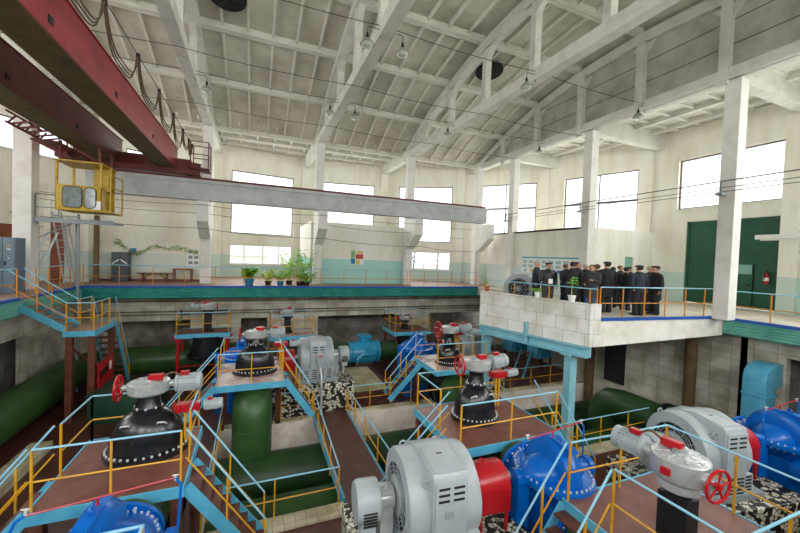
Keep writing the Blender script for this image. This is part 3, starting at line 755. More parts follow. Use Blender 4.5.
def dome_valve(label, x, y, z=ZP, sx=0.74, sy=0.5, h=0.72, md=(1, 0, 0), wd=(-1, 0, 0), azo=1.28, below=True, rot=0.0, wheel=0.24):
    t = thing('gate_valve', label, 'valve', (x, y, z))
    b = B(); c = (x, y, z)
    pr = [(1.0, 0.06), (1.0, 0.16)]+[(math.cos(a)**0.8*0.99, 0.16+h*math.sin(a)) for a in [i*PI/2/9 for i in range(9)]]
    pr = [p for p in pr if p[0] > 0.2]+[(0.2, 0.16+h*0.97)]
    b.lathe(pr, c, n=40, sx=sx, sy=sy); bo = b.out('bonnet', 'iron', t)
    b = B(); b.lathe([(1.12, -0.04), (1.12, 0.1), (1.0, 0.11)], c, n=40, sx=sx, sy=sy*1.08); b.lathe([(0.98, -0.3), (0.98, -0.04)], c, n=40, sx=sx, sy=sy); b.out('flange', 'iron', t)
    b = B(); bolts(b, (x, y, z+0.1), (0, 0, 1), 1.06, 34, 0.022, 0.035, sx, sy*1.05, (1, 0, 0)); b.out('bolt_ring', 'chrome', t)
    zt = z+0.16+h*0.93
    b = B(); b.lathe([(0.26, 0), (0.26, 0.07), (0.2, 0.08), (0.15, 0.2), (0.13, 0.3), (0.2, 0.36), (0.2, 0.4)], (x, y, zt), n=20)
    for s in (-1, 1): b.bar((x+0.2*s, y, zt+0.05), (x+0.13*s, y, zt+0.42), 0.08, 0.06)
    b.out('yoke', 'iron', t)
    b = B(); bolts(b, (x, y, zt+0.08), (0, 0, 1), 0.22, 8, 0.02, 0.03); b.out('bolt_ring', 'chrome', t)
    for s in (-1, 1):
        b = B(); b.tube([(x+s*sx*0.45-0.08, y-sy*0.62, z+0.16+h*0.68), (x+s*sx*0.45-0.05, y-sy*0.75, z+0.2+h*0.7), (x+s*sx*0.45+0.05, y-sy*0.75, z+0.2+h*0.7), (x+s*sx*0.45+0.08, y-sy*0.62, z+0.16+h*0.68)], 0.018, 6); b.out('lifting_lug', 'chrome', t)
    gearbox(t, (x, y, z+azo), md, wd, 0.36, 0.19, wheel)
    b = B(); b.cyl((x, y, zt+0.38), (x, y, z+azo), 0.12, n=14); b.out('neck', 'iron', t)
    if below:
        b = B(); b.lathe([(0.75, 0), (0.75, 0.08), (0.62, 0.1), (0.62, 0.55), (0.75, 0.57), (0.75, 0.65)], (x, y-0.33, z-0.95), (0, 1, 0), 32); b.out('valve_body', 'iron', t)
    return t
def bypass_drive(label, x, y, z, d=(1, 0, 0), ztop=0.82):
    t = thing('bypass_valve_drive', label, 'valve drive', (x, y, z)); d = V(d); c = V((x, y, z+ztop))
    for s in (-1, 1):
        b = B(); b.box(x+0.05*s-0.02, x+0.05*s+0.02, y-0.02, y+0.02, z, z+ztop-0.06); b.out('post', 'yellow', t, smooth=False)
    b = B(); b.bar(c-d*0.22, c+d*0.22, 0.26, 0.16); b.out('gear_box', 'red', t, bevel=0.02)
    emotor(t, c+d*0.3, d, 0.11, 0.34)
    handwheel(t, c-d*0.27+V((0, 0, 0.02)), d, 0.09)
    return t
def column_valve(label, x, y, z, md, wd, azo=1.0, R=0.42, H=0.3, wheel=0.23, body=True, barrel=0.48, cm='black', flat=True):
    t = thing('gate_valve', label, 'valve', (x, y, z))
    b = B(); b.lathe([(0.26, 0), (0.26, 0.05), (0.17, 0.07), (0.16, azo-0.2), (0.25, azo-0.16), (0.25, azo-0.12)], (x, y, z), n=20); b.box(x-0.14, x+0.14, y-0.19, y+0.19, z+0.12, z+azo-0.3); b.out('pedestal', cm, t)
    gearbox(t, (x, y, z+azo), md, wd, R, H, wheel, base=R > 0.33)
    if body:
        b = B(); b.lathe([(barrel*1.15, 0), (barrel*1.15, 0.08), (barrel, 0.1), (barrel*0.9, 0.9), (barrel*1.1, 0.92), (barrel*1.1, 1.0)], (x, y, z-1.15), n=28); b.out('valve_body', 'iron', t)
    return t

# ---- platforms with valves --------------------------------------------------
def platrails(t, x0, x1, y0, y1, z, opens=('L', 'R'), ya=None, yb=None):
    """railing round a valve platform: front and back closed, gaps in the sides for the stairs"""
    e = 0.04
    rail(t, [(x0+e, y0+e, z), (x1-e, y0+e, z)], 0.95, 1.0)
    rail(t, [(x0+e, y1-e, z), (x1-e, y1-e, z)], 0.95, 1.2)
# front left
x0, x1, y0, y1 = -3.08, -1.05, 6.9, 9.15
t = platform('red-brown valve platform with yellow posts in the front left corner', x0, x1, y0, y1)
rail(t, [(x0+.04, y1-.05, ZP), (x0+.04, y0+.92, ZP)], 0.95, 1.2)
rail(t, [(x0+.04, y0+.04, ZP), (x1-.04, y0+.04, ZP)], 0.95, 1.0)
rail(t, [(x0+.04, y1-.05, ZP), (x1-.04, y1-.05, ZP), (x1-.04, y0+.92, ZP)], 0.95, 1.0)
dome_valve('black domed gate valve on the front left platform with pale drum drive', -1.9, 8.4, h=0.7, sx=0.65, sy=0.52, azo=1.22)
bypass_drive('red box drive on yellow posts beside the front left domed valve', -1.2, 8.35, ZP)
t = thing('platform_stair', 'blue stair at the right side of the front left platform', 'stair', (x1, 7.35, ZP))
steps(t, (x1+.03, 7.37, ZP), (x1+1.35, 7.37, ZF), 0.8, 8)
t = thing('platform_stair', 'blue stair going down left from the front left platform', 'stair', (x0, 7.35, ZP))
steps(t, (x0-.03, 7.37, ZP), (x0-1.5, 7.37, ZF), 0.8, 8)
# back of it
x0, x1, y0, y1 = -0.98, 0.95, 11.7, 14.05
t = platform('pale worn valve platform standing over the green elbow pipe', x0, x1, y0, y1, deck='deckpale', legs=((x0+.1, y1-.2), (x1-.1, y1-.2), (x0+.08, 12.98), (x1-.08, 12.98)))
rail(t, [(x0+.04, y0+.04, ZP), (x1-.04, y0+.04, ZP)], 0.95, 1.0)
rail(t, [(x0+.04, y0+.95, ZP), (x0+.04, y1-.05, ZP), (x1-.04, y1-.05, ZP), (x1-.04, y0+.95, ZP)], 0.95, 1.2)
dome_valve('black domed gate valve on the pale platform above the green elbow pipe', 0.1, 12.95, h=0.74, sx=0.63, sy=0.5, below=False, azo=1.2)
bypass_drive('red box drive at the right corner of the pale valve platform', 0.95, 13.2, ZP)
t = thing('platform_stair', 'blue stair on the right of the pale platform, next to the grey motor', 'stair', (x1, 12.2, ZP))
steps(t, (x1+.03, 12.3, ZP), (x1+0.95, 12.35, -3.72), 0.7, 7)
t = thing('platform_stair', 'blue stair on the left of the pale valve platform', 'stair', (x0, 12.2, ZP))
steps(t, (x0-.03, 12.2, ZP), (x0-1.6, 12.2, ZF), 0.75, 8)
# centre right
x0, x1, y0, y1 = 4.1, 6.85, 6.35, 8.6
t = platform('red-brown valve platform right of the large grey motor top', x0, x1, y0, y1)
rail(t, [(x0+.04, y0+.04, ZP), (x1-.04, y0+.04, ZP)], 0.95, 1.1)
rail(t, [(x0+.04, y0+.95, ZP), (x0+.04, y1-.05, ZP), (x1-.04, y1-.05, ZP)], 0.95, 1.3)
dome_valve('black domed gate valve on the centre platform behind the large grey motor', 5.35, 7.65, h=0.7, sx=0.55, sy=0.48, azo=1.3, md=(1, 0.05, 0))
bypass_drive('red box drive on yellow posts beside the centre domed valve', 6.35, 8.05, ZP, ztop=0.9)
t = thing('platform_stair', 'blue stair descending left from the centre platform toward the footbridge', 'stair', (x0, 6.8, ZP))
steps(t, (x0-.03, 6.82, ZP), (x0-1.2, 7.6, ZF), 0.8, 8, sides=(-1, 1))
t = thing('platform_stair', 'blue railed stair at the right end of the centre valve platform', 'stair', (x1, 6.8, ZP))
steps(t, (x1+.03, 6.82, ZP), (x1+1.4, 6.82, ZF), 0.8, 8)
# middle back
x0, x1, y0, y1 = 6.15, 8.3, 11.2, 13.2
t = platform('blue edged valve platform at mid hall with the steep stair on its left', x0, x1, y0, y1, deck='deckpale', legs=((x0+.1, 13.0), (x1-.1, 13.0), (x0+.1, y1-.1), (x1-.1, y1-.1)))
rail(t, [(x0+.04, y0+.04, ZP), (x1-.04, y0+.04, ZP)], 0.95, 1.1)
rail(t, [(x1-.04, y0+.9, ZP), (x1-.04, y1-.05, ZP), (x0+.04, y1-.05, ZP)], 0.95, 1.2)
dome_valve('black domed gate valve on the mid hall platform with the steep stair', 7.08, 12.0, h=0.6, sx=0.46, sy=0.42, azo=1.25, below=True, wheel=0.3)
bypass_drive('red box drive behind the mid hall domed valve', 7.95, 12.9, ZP, ztop=0.95)
t = thing('platform_stair', 'steep blue stair with rails beside the yellow floor tiles', 'stair', (x0, 12.7, ZP))
steps(t, (x0-.03, 12.72, ZP), (x0-1.25, 12.85, ZT+0.02), 0.75, 6)
# back row platforms
bx = [('back left platform under the vine wall gallery on red legs', -3.15, -1.0, 18.0, 19.3, -2.0, 'red', 'deck'),
      ('pale back platform between the two back left valves and the grey motor', 0.75, 2.75, 17.1, 18.8, -2.1, 'brownst', 'deckpale'),
      ('blue edged back platform right of the cyan check valve', 6.85, 8.95, 17.2, 19.0, -2.2, 'brownst', 'deck')]
for lb, x0, x1, y0, y1, z, lm, dk in bx:
    t = platform(lb, x0, x1, y0, y1, z, deck=dk, legm=lm)
    rail(t, [(x0+.04, y1-.05, z), (x0+.04, y0+.04, z), (x1-.04, y0+.04, z), (x1-.04, y1-.05, z), (x0+.04, y1-.05, z)], 0.95, 1.0)
    if lm == 'red':
        for xx in (x0+.1, x1-.1): b = B(); b.prism([(-0.28, -0.05), (0.28, -0.05), (0.06, -0.32), (-0.06, -0.32)], (0, 0.03, 0), (xx, y0, z), (1, 0, 0), (0, 0, 1)); b.out('gusset', 'red', t, smooth=False)
        b = B(); b.bar((x0+.1, y0+.1, ZF+0.75), (x1-.1, y0+.1, ZF+0.75), 0.04, 0.05); b.out('brace', 'red', t, smooth=False)
column_valve('black pedestal valve with grey drive on the back left platform', -1.95, 18.6, -2.0, (-1, 0.05, 0), (1, 0, 0), azo=1.05, R=0.27, H=0.22, wheel=0.17, barrel=0.75)
column_valve('black pedestal valve with grey drive on the pale back platform', 1.55, 18.0, -2.1, (0.4, 1, 0), (-1, 0, 0), azo=0.9, R=0.27, H=0.2, wheel=0.15)
column_valve('short black valve with pale cap on the platform right of the cyan check valve', 7.8, 18.1, -2.2, (1, 0.3, 0), (-1, 0, 0), azo=0.55, R=0.3, H=0.14, wheel=0.15, barrel=0.6)
# right foreground
x0, x1, y0, y1 = 5.02, 7.48, 2.1, 4.45
t = platform('red-brown checker plate platform in the right foreground', x0, x1, y0, y1)
rail(t, [(x0+.03, y1-.05, ZP), (x1-.04, 4.3, ZP), (x1-.04, y0+.05, ZP)], 1.0, 1.25)
rail(t, [(x0+.03, 3.6, ZP), (x0+.05, y0+.05, ZP), (x1-.04, y0+.05, ZP)], 1.0, 1.3)
column_valve('grey drum valve drive on a black pedestal in the right foreground', 5.7, 3.1, ZP, (-0.12, 1, 0), (-0.12, -1, 0), azo=1.1, R=0.35, H=0.3, wheel=0.21)
t = thing('platform_stair', 'blue stair going down left from the right foreground platform past the blue pump', 'stair', (x0, 4.0, ZP))
steps(t, (x0-.02, 4.02, ZP), (x0-1.5, 4.02, ZF), 0.82, 8, h=1.0)
# bottom left corner of view: the same kind of platform at the left pump's suction side
x0, x1, y0, y1 = -3.5, -1.05, 2.3, 4.7
t = platform('platform corner with pale blue rail in front of the lower left blue pump', x0, x1, y0, y1)
rail(t, [(x0+.04, y1-.05, ZP), (x1-.04, y1-.05, ZP), (x1-.04, y0+.3, ZP)], 0.95, 1.2)

# ------------------------------------------------------------------ motors and pumps
def motor(label, x, y, s, pl_label, emblem=False, rot=0.0):
    """big machine-grey motor; s = +1 when its coupling points to +x"""
    S = SHAFT; zb = S-0.72
    t = thing('electric_motor', label, 'motor', (x, y, zb))
    hl, L, R0 = 0.29, 0.33, 0.75
    b = B()
    poly = [(-0.82, -0.7), (-0.8, 0.68), (-0.76, 0.74), (-0.03, 0.79), (0.12, 0.78), (0.45, 0.66), (0.72, 0.4), (0.8, 0.0), (0.82, -0.7)]
    b.prism(poly, (2*hl, 0, 0), (x-hl, y, S), (0, 1, 0), (0, 0, 1)); fr = b.out('stator_frame', 'grey', t, bevel=0.015)
    b = B(); b.prism([(-0.72, 0.745), (-0.06, 0.79), (-0.06, 0.805), (-0.72, 0.76)], (2*hl-0.08, 0, 0), (x-hl+0.04, y, S), (0, 1, 0), (0, 0, 1)); b.out('top_cover', 'grey', fr, bevel=0.004)
    b = B(); b.box(x-0.04, x+0.06, y-0.3, y-0.27, S+0.79, S+0.797); b.out('maker_mark', 'rust', fr, smooth=False)
    for yy in (-0.84,):
        b = B(); b.box(x-hl+0.03, x+hl-0.03, y+yy, y+yy+0.04, S-0.67, S+0.64); b.out('side_panel', 'grey', fr, bevel=0.005)
    b = B()
    for yy in (-0.848,):
        for cx_ in (-0.125, 0.125):
            for i in range(3): b.box(x+cx_-0.09, x+cx_+0.09, y+yy, y+yy+0.012, S+0.34+i*0.095, S+0.375+i*0.095)
            for i in range(5): b.box(x+cx_-0.09, x+cx_+0.09, y+yy, y+yy+0.012, S-0.62+i*0.075, S-0.59+i*0.075)
    b.out('louvre_slots', 'dark', fr, smooth=False)
    b = B(); b.box(x-0.1, x+0.04, y-0.853, y-0.838, S+0.08, S+0.19); b.out('name_plate', 'grey2', fr, smooth=False)
    for q in (-1, 1):
        b = B(); b.lathe([(R0, -0.02), (R0, L-0.06), (R0-0.03, L-0.01), (R0-0.09, L), (0.52, L), (0.52, L-0.06), (0.3, L-0.05), (0.3, L+0.02), (0.12, L+0.03)], (x+q*hl, y, S), (q, 0, 0), 48); e = b.out('end_shell', 'grey', t)
        b = B(); b.lathe([(0.52, 0), (0.52, 0.012), (0.05, 0.013)], (x+q*(hl+L-0.05), y, S), (q, 0, 0), 40); b.out('opening', 'dark', e)
        b = B(); xc = x+q*(hl+L)
        for R in (0.26, 0.32, 0.38, 0.44, 0.51): b.torus((xc, y, S), (1, 0, 0), R, 0.009, 40, 5)
        for i in range(12):
            a = 2*PI*i/12; b.cyl((xc, y+0.2*math.cos(a), S+0.2*math.sin(a)), (xc, y+0.52*math.cos(a), S+0.52*math.sin(a)), 0.01, n=5)
        b.out('fan_grille', 'grey2', e)
        b = B(); b.box(*sorted((x+q*hl, x+q*(hl+0.27))), y-0.78, y+0.78, zb, S-0.28); b.out('side_housing', 'grey', e, bevel=0.015)
        b = B()
        for i in range(5): b.box(*sorted((x+q*(hl+0.05), x+q*(hl+0.22))), y-0.79, y-0.775, S-0.62+i*0.07, S-0.59+i*0.07)
        b.out('louvre_slots', 'dark', e, smooth=False)
        for yy in (-0.62, 0.62):
            b = B(); b.torus((x+q*(hl+0.03), y+yy, S+0.52), (0, 1, 0), 0.06, 0.018, 16, 6); b.out('lifting_eye', 'grey', t)
    b = B(); b.box(x-0.75, x+0.75, y-0.88, y+0.88, zb-0.05, zb+0.1); b.out('base_frame', 'grey2', t, bevel=0.01)
    q = -s; xe = x+q*(hl+L)
    b = B(); b.box(*sorted((xe+q*0.08, xe+q*0.3)), y-0.14, y+0.14, zb, S+0.17); b.lathe([(0.17, 0), (0.17, 0.26)], (xe+q*0.06, y, S), (q, 0, 0), 20); b.lathe([(0.05, 0), (0.05, 0.06)], (xe+q*0.19, y, S+0.15), n=12); b.out('bearing_pedestal', 'silver', t, bevel=0.01)
    b = B(); b.lathe([(0.18, 0.3), (0.31, 0.33), (0.33, 0.36), (0.33, 0.66), (0.3, 0.71), (0.05, 0.72)], (xe, y, S), (q, 0, 0), 32); b.box(*sorted((xe+q*0.4, xe+q*0.64)), y-0.24, y+0.24, S-0.42, S-0.15); b.box(*sorted((xe+q*0.48, xe+q*0.56)), y-0.1, y+0.1, zb-0.05, S-0.3); ex = b.out('exciter', 'grey', t)
    b = B()
    for i in range(5): b.box(*sorted((xe+q*0.4, xe+q*0.62)), y-0.34, y-0.322, S-0.02-i*0.05, S+0.005-i*0.05)
    b.out('louvre_slots', 'dark', ex, smooth=False)
    xg0, xg1 = sorted((x+s*(hl+0.5), x+s*(hl+1.12)))
    b = B(); b.prism([(-0.36, -0.4), (-0.36, 0.0)]+[(0.36*math.cos(a), 0.0+0.32*math.sin(a)) for a in [PI-PI*i/10 for i in range(11)]]+[(0.36, -0.4)], (xg1-xg0, 0, 0), (xg0, y, S), (0, 1, 0), (0, 0, 1))
    g = b.out('coupling_guard', 'red', t, bevel=0.01)
    for yy in (-0.31, 0.31):
        for xx in (xg0+0.05, xg1-0.05):
            b = B(); b.box(xx-0.025, xx+0.025, y+yy-0.025, y+yy+0.025, zb-0.04, S-0.3); b.out('leg', 'red', g, smooth=False)
    b = B(); b.torus((xg0+0.2, y, S+0.35), (0, 1, 0), 0.05, 0.015, 14, 6); b.out('lifting_eye', 'red', g)
    b = B(); b.cyl((x+s*(hl+0.3), y, S), (x+s*(hl+1.4), y, S), 0.08); b.out('shaft', 'silver', t)
    if emblem:
        b = B(); b.prism([(-0.15, 0.12), (-0.09, 0.2), (0.09, 0.2), (0.15, 0.12), (0.13, -0.2), (0, -0.4), (-0.13, -0.2)], (0, -0.14, 0), (x+0.05, y-0.84, S+0.18), (1, 0, 0), (0, 0, 1)); em = b.out('terminal_cover', 'grey', t, bevel=0.02)
        b = B(); b.torus((x+0.05, y-0.985, S+0.24), (0, 1, 0), 0.085, 0.008, 24, 4); b.bar((x-0.01, y-0.985, S+0.24), (x+0.11, y-0.985, S+0.24), 0.01, 0.05); b.out('oval_badge', 'red', em)
        b = B(); b.tube([(x+0.06, y-0.95, S-0.2), (x+0.07, y-1.15, S-0.45), (x+0.07, y-1.2, zb-0.05), (x+0.07, y-1.3, ZF+0.1)], 0.05, 12); b.out('cable_conduit', 'silver', t)
    b = B(); x0, x1 = sorted((x-s*1.35, x+s*1.75)); b.box(x0, x1, y-1.1, y+1.1, ZF, zb-0.05)
    pr_ = thing('motor_plinth', pl_label, 'plinth', (x, y, ZF)); o = b.out('block', 'mosaic', pr_, smooth=False, bevel=0.03)
    t.rotation_euler = pr_.rotation_euler = (0, 0, rot)
    return t

def pump(label, x, y, s, pipes=True, vent=True, rot=0.0):
    """horizontal split-case pump, shaft along x; s tells on which side the motor is"""
    S = SHAFT; KS = 0.74; FZ = S+(ZF-S)/KS
    t = thing('water_pump', label, 'pump', (x, y, S)); t.scale = (KS*1.2, KS, KS)
    # volute: fat disc across the shaft
    pr = [(0.25, -0.22), (0.66, -0.21), (0.72, -0.2), (0.82, -0.17), (0.88, -0.09), (0.9, 0), (0.88, 0.09), (0.82, 0.17), (0.72, 0.2), (0.66, 0.21), (0.25, 0.22)]
    b = B(); b.lathe(pr, (x, y, S), (1, 0, 0), 48)
    for q in (-1, 1):                                 # suction domes either side
        b.lathe([(0.56, 0.12), (0.53, 0.28), (0.48, 0.42), (0.4, 0.55), (0.3, 0.64), (0.22, 0.68), (0.2, 0.85)], (x, y, S), (q, 0, 0), 36, 1.0, 0.9)
    b.prism([(-0.55, 0.7), (-0.75, 0.84), (-0.6, 0.92), (-0.2, 0.93), (0.35, 0.86)], (0.2, 0, 0), (x-0.1, y, S), (0, 1, 0), (0, 0, 1))
    v = b.out('volute_casing', 'pump', t)
    ol = [(0.98*math.cos(a)*(1 if abs(math.cos(a)) > 0.8 else 1), 0.72*math.sin(a)) for a in [2*PI*i/40 for i in range(40)]]
    ol = [((1.08 if abs(u) > 0.6 else 1.0)*u, w_*1.12) for u, w_ in ol]
    b = B(); b.prism([(w_, u) for u, w_ in ol], (0, 0, 0.14), (x, y, S-0.07), (1, 0, 0), (0, 1, 0)); b.out('split_flange', 'pump', t, bevel=0.015)
    b = B()
    for i in range(0, 40):
        u, w_ = ol[i]; b.cyl((x+w_*0.94, y+u*0.94, S-0.1), (x+w_*0.94, y+u*0.94, S+0.11), 0.022, n=6)
    b.out('bolt_ring', 'chrome', t)
    for q in (-1, 1):
        b = B(); b.lathe([(0.2, 0.66), (0.2, 0.86), (0.24, 0.88), (0.24, 1.0), (0.12, 1.02)], (x, y, S), (q, 0, 0), 24); b.box(*sorted((x+q*0.7, x+q*0.98)), y-0.2, y+0.2, FZ+0.6, S-0.1); b.out('bearing_housing', 'pump', t)
        b = B(); b.lathe([(0.5, 0.6), (0.5, 1.02), (0.64, 1.04), (0.64, 1.14)], (x, y, S-(0.75 if q < 0 else 0.42)), (0, q, 0), 32); b.out('nozzle', 'pump', t)
        b = B(); bolts(b, (x, y+q*1.06, S-(0.75 if q < 0 else 0.42)), (0, 1, 0), 0.57, 16, 0.03, 0.09); b.out('bolt_ring', 'chrome', t)
        b = B(); zq = S-(0.75 if q < 0 else 0.42); b.cyl((x, y+q*1.14, zq), (x, y+q*1.5, zq), 0.46, n=28); b.out('pipe_stub', 'pipe', t)
    b = B(); b.box(x-0.42, x+0.42, y-0.85, y+0.85, FZ, S-0.45); b.box(x-0.9, x+0.9, y-0.9, y+0.9, FZ, FZ+0.35); b.out('foot', 'pump', t, bevel=0.02)
    b = B(); b.torus((x, y-0.2, S+0.97), (1, 0, 0), 0.06, 0.018, 14, 6); b.out('lifting_eye', 'pump', t)
    if vent:
        zt = S+1.02
        b = B(); b.tube([(x-0.75, y-0.12, zt-0.01), (x+0.95, y+0.25, zt+0.05)], 0.018, 6); b.cyl((x, y+0.04, zt), (x, y+0.04, S+0.85), 0.018, n=6); vp = b.out('vent_pipe', 'red', t)
        for L_ in ([(x-0.75, y-0.12, zt), (x-0.85, y-0.14, zt-0.08), (x-0.95, y-0.2, zt-0.4), (x-0.85, y-0.25, S+0.1)], [(x+0.95, y+0.25, zt+0.05), (x+1.03, y+0.25, zt-0.1), (x+1.0, y+0.2, S), (x+0.9, y+0.1, S-0.4)]):
            b = B(); b.tube(L_, 0.022, 6); b.out('hose', 'pump', vp)
        for xx, yy in ((x-0.75, y-0.12), (x+0.95, y+0.25)):
            b = B(); b.cyl((xx, yy, zt), (xx, yy, zt+0.1), 0.02, n=6); b.bar((xx-0.05, yy, zt+0.1), (xx+0.05, yy, zt+0.1), 0.02, 0.02); b.out('vent_cock', 'chrome', vp)
    t.rotation_euler = (0, 0, rot)
    return t
motor('large grey electric motor nearest the camera, beside its red coupling guard', 2.93, 5.42, 1, 'broken-tile plinth under the large grey motor nearest the camera', rot=-0.08)
motor('grey electric motor under the right block wall, behind the red handwheel', 9.45, 4.85, 1, 'broken-tile plinth under the grey motor by the right block wall', rot=-0.17)
motor('grey electric motor with a red oval badge beside the pale valve platform', 2.3, 14.2, -1, 'broken-tile plinth under the badged grey motor, beside the yellow floor tiles', emblem=True)
motor('grey electric motor partly hidden behind the mid hall domed valve', 9.4, 14.2, -1, 'broken-tile plinth under the hidden grey motor behind the mid hall platform')
pump('blue split-case pump behind the red coupling guard, bottom centre', 5.42, 5.12, 1, rot=-0.08)
pump('blue split-case pump in front of the front left valve platform', -1.82, 5.62, 1, rot=-0.05)
pump('blue split-case pump by the right block wall under the cyan duct', 11.85, 4.35, 1, rot=-0.15)
pump('blue split-case pump half hidden behind the black dome over the green elbow', -0.4, 14.9, -1, vent=False)
pump('blue split-case pump beside the steep stair at mid hall', 6.85, 14.4, -1, vent=False)

# ------------------------------------------------------------------ pipes, ducts
def bend(p0, c, p1, R, n=5):
    """points of a pipe turning at corner c"""
    a = (V(p0)-V(c)).normalized(); d = (V(p1)-V(c)).normalized(); pts = [V(p0)]
    for i in range(n+1):
        t_ = i/n; pts.append(V(c)+a*R*(1-t_)**2+d*R*t_**2)
    return pts+[V(p1)]
def pipe(label, pts, r, m='pipe', n=36, name='pipe', seams=True):
    b = B(); b.tube(pts, r, n); o = b.out(name, m); tag(o, label, 'pipe')
    return o
b = B(); b.box(16.12, 16.2, 11.3, 12.3, -3.9, -0.9); struct(b, 'niche_shade_panel', 'dark')  # flat panel on the wall, dark colour stands in for an opening's shade
pipe('thick dark green pipe lying along the far side of the pit', [(-0.9, 11.6, -5.25), (16.0, 11.6, -5.25)], 0.72, 'pipe2')
pipe('thick green pipe lying along the near side of the pit', [(-0.9, 9.35, -5.2), (16.0, 9.35, -5.2)], 0.68)
t = thing('elbow_pipe', 'green elbow pipe dropping from the pale valve platform into the pit', 'pipe', (0.05, 12.1, -5))
pts = bend((0.05, 13.5, -2.95), (0.05, 12.05, -2.95), (0.05, 12.05, -5.3), 0.75, 4)
b = B(); b.tube(pts, 0.59, 36); b.out('pipe_body', 'pipe', t)
for z in (-3.75, -4.45):
    b = B(); b.torus((0.05, 12.05, z), (0, 0, 1), 0.585, 0.014, 36, 5); b.out('weld_seam', 'pipe2', t)
pipe('green pipe stub dropping into the pit under the centre valve platform', bend((5.6, 7.6, -2.95), (5.6, 8.85, -2.95), (5.6, 8.85, -5.2), 0.6, 4), 0.55)
pipe('green pipe bending down under the front left platform', bend((-1.95, 7.0, -3.2), (-1.95, 9.4, -3.2), (-1.95, 9.4, ZF+0.01), 0.6, 4), 0.56)
pipe('green pipe under the mid hall platform below the red handwheel', [(7.15, 10.9, -3.3), (7.15, 14.0, -3.1)], 0.6)
t = thing('elbow_pipe', 'dark green elbow pipe rising from the pit toward the right grey motor', 'pipe', (13.3, 10.4, -4.5))
pts = bend((13.3, 7.7, -3.62), (13.3, 10.1, -3.62), (13.3, 10.1, -5.4), 0.8, 3)
b = B(); b.tube(pts, 0.54, 36); b.out('pipe_body', 'pipe2', t)
b = B(); b.lathe([(0.54, -0.1), (0.66, -0.09), (0.66, 0.02), (0.54, 0.03)], (13.3, 7.75, -3.62), (0, 1, 0), 36); b.lathe([(0.66, 0), (0.66, 0.1)], (13.3, 7.5, -3.62), (0, 1, 0), 36); b.out('flange', 'iron', t)
t = thing('gate_valve', 'grey valve head showing above the right grey motor by the green elbow pipe', 'valve', (13.3, 7.0, ZF))
b = B(); b.lathe([(0.55, 0), (0.6, 0.3), (0.55, 0.6)], (13.3, 6.7, -3.62), (0, 1, 0), 24); b.box(12.9, 13.7, 6.7, 7.3, ZF, -3.62); b.out('valve_body', 'iron', t)
b = B(); b.lathe([(0.2, 0), (0.2, 0.3), (0.32, 0.34), (0.32, 0.52), (0.2, 0.6), (0.08, 0.66)], (13.0, 7.0, -3.4), n=24); b.out('valve_head', 'silver', t)
# left gallery main
pipe('thick green main running under the left gallery and turning along the back wall', [V((-6.85, 7.0, -3.45))]+bend((-6.85, 12.0, -3.45), (-6.85, 19.6, -3.45), (0.6, 19.6, -3.45), 1.6, 5)[0:], 0.62, 'pipe')
pipe('thick green main along the back wall behind the grey badged motor', [(0.7, 17.5, -3.2), (4.44, 17.5, -3.18)], 0.52, 'pipe2')
# cyan check valve
t = thing('check_valve', 'cyan check valve barrel with top flange behind the badged grey motor', 'valve', (5.55, 17.5, ZF))
b = B(); b.lathe([(0.56, -0.8), (0.56, -0.72), (0.48, -0.7), (0.56, -0.4), (0.61, 0), (0.59, 0.4), (0.5, 0.68), (0.56, 0.7), (0.56, 0.8)], (5.25, 17.5, -3.18), (1, 0, 0), 36); b.out('barrel', 'cyan', t)
b = B(); b.lathe([(0.32, 0.4), (0.32, 0.76), (0.46, 0.78), (0.46, 0.88)], (5.3, 17.5, -3.18), n=4, xd=(1, 1, 0)); b.out('top_flange', 'cyan', t, smooth=False)
b = B(); b.tube([(4.8, 16.95, -3.48), (4.8, 16.8, -3.33), (5.0, 16.8, -3.13), (5.6, 16.8, -3.13), (5.7, 16.95, -2.98)], 0.09, 10); b.cyl((5.3, 16.8, -3.13), (5.3, 16.8, -2.75), 0.07); b.out('bypass_pipe', 'cyan', t)
b = B(); b.box(4.8, 5.7, 17.2, 17.8, ZF, -3.6); b.out('foot', 'rust', t)
pipe('thick green main to the right of the cyan check valve', [(6.06, 17.5, -3.18), (7.1, 17.5, -3.18)], 0.48, 'pipe2')
# cyan duct at right
t = thing('air_duct', 'light cyan elbow duct standing against the right block wall', 'duct', (15.5, 6.2, ZF))
b = B()
pts = [(16.15, -1.2), (15.7, -1.2), (15.42, -1.28), (15.22, -1.45), (15.15, -1.7), (15.15, -3.9), (15.75, -3.9), (15.75, -1.95), (16.15, -1.95)]
b.prism(pts, (0, 0.6, 0), (0, 5.95, -0.12), (1, 0, 0), (0, 0, 1)); b.box(15.1, 15.9, 5.92, 6.58, ZF, -3.9); b.out('duct_body', 'lblue', t, bevel=0.012)
b = B(); b.box(15.12, 15.88, 5.92, 6.58, -2.35, -2.3); b.out('joint_flange', 'lblue', t, smooth=False)
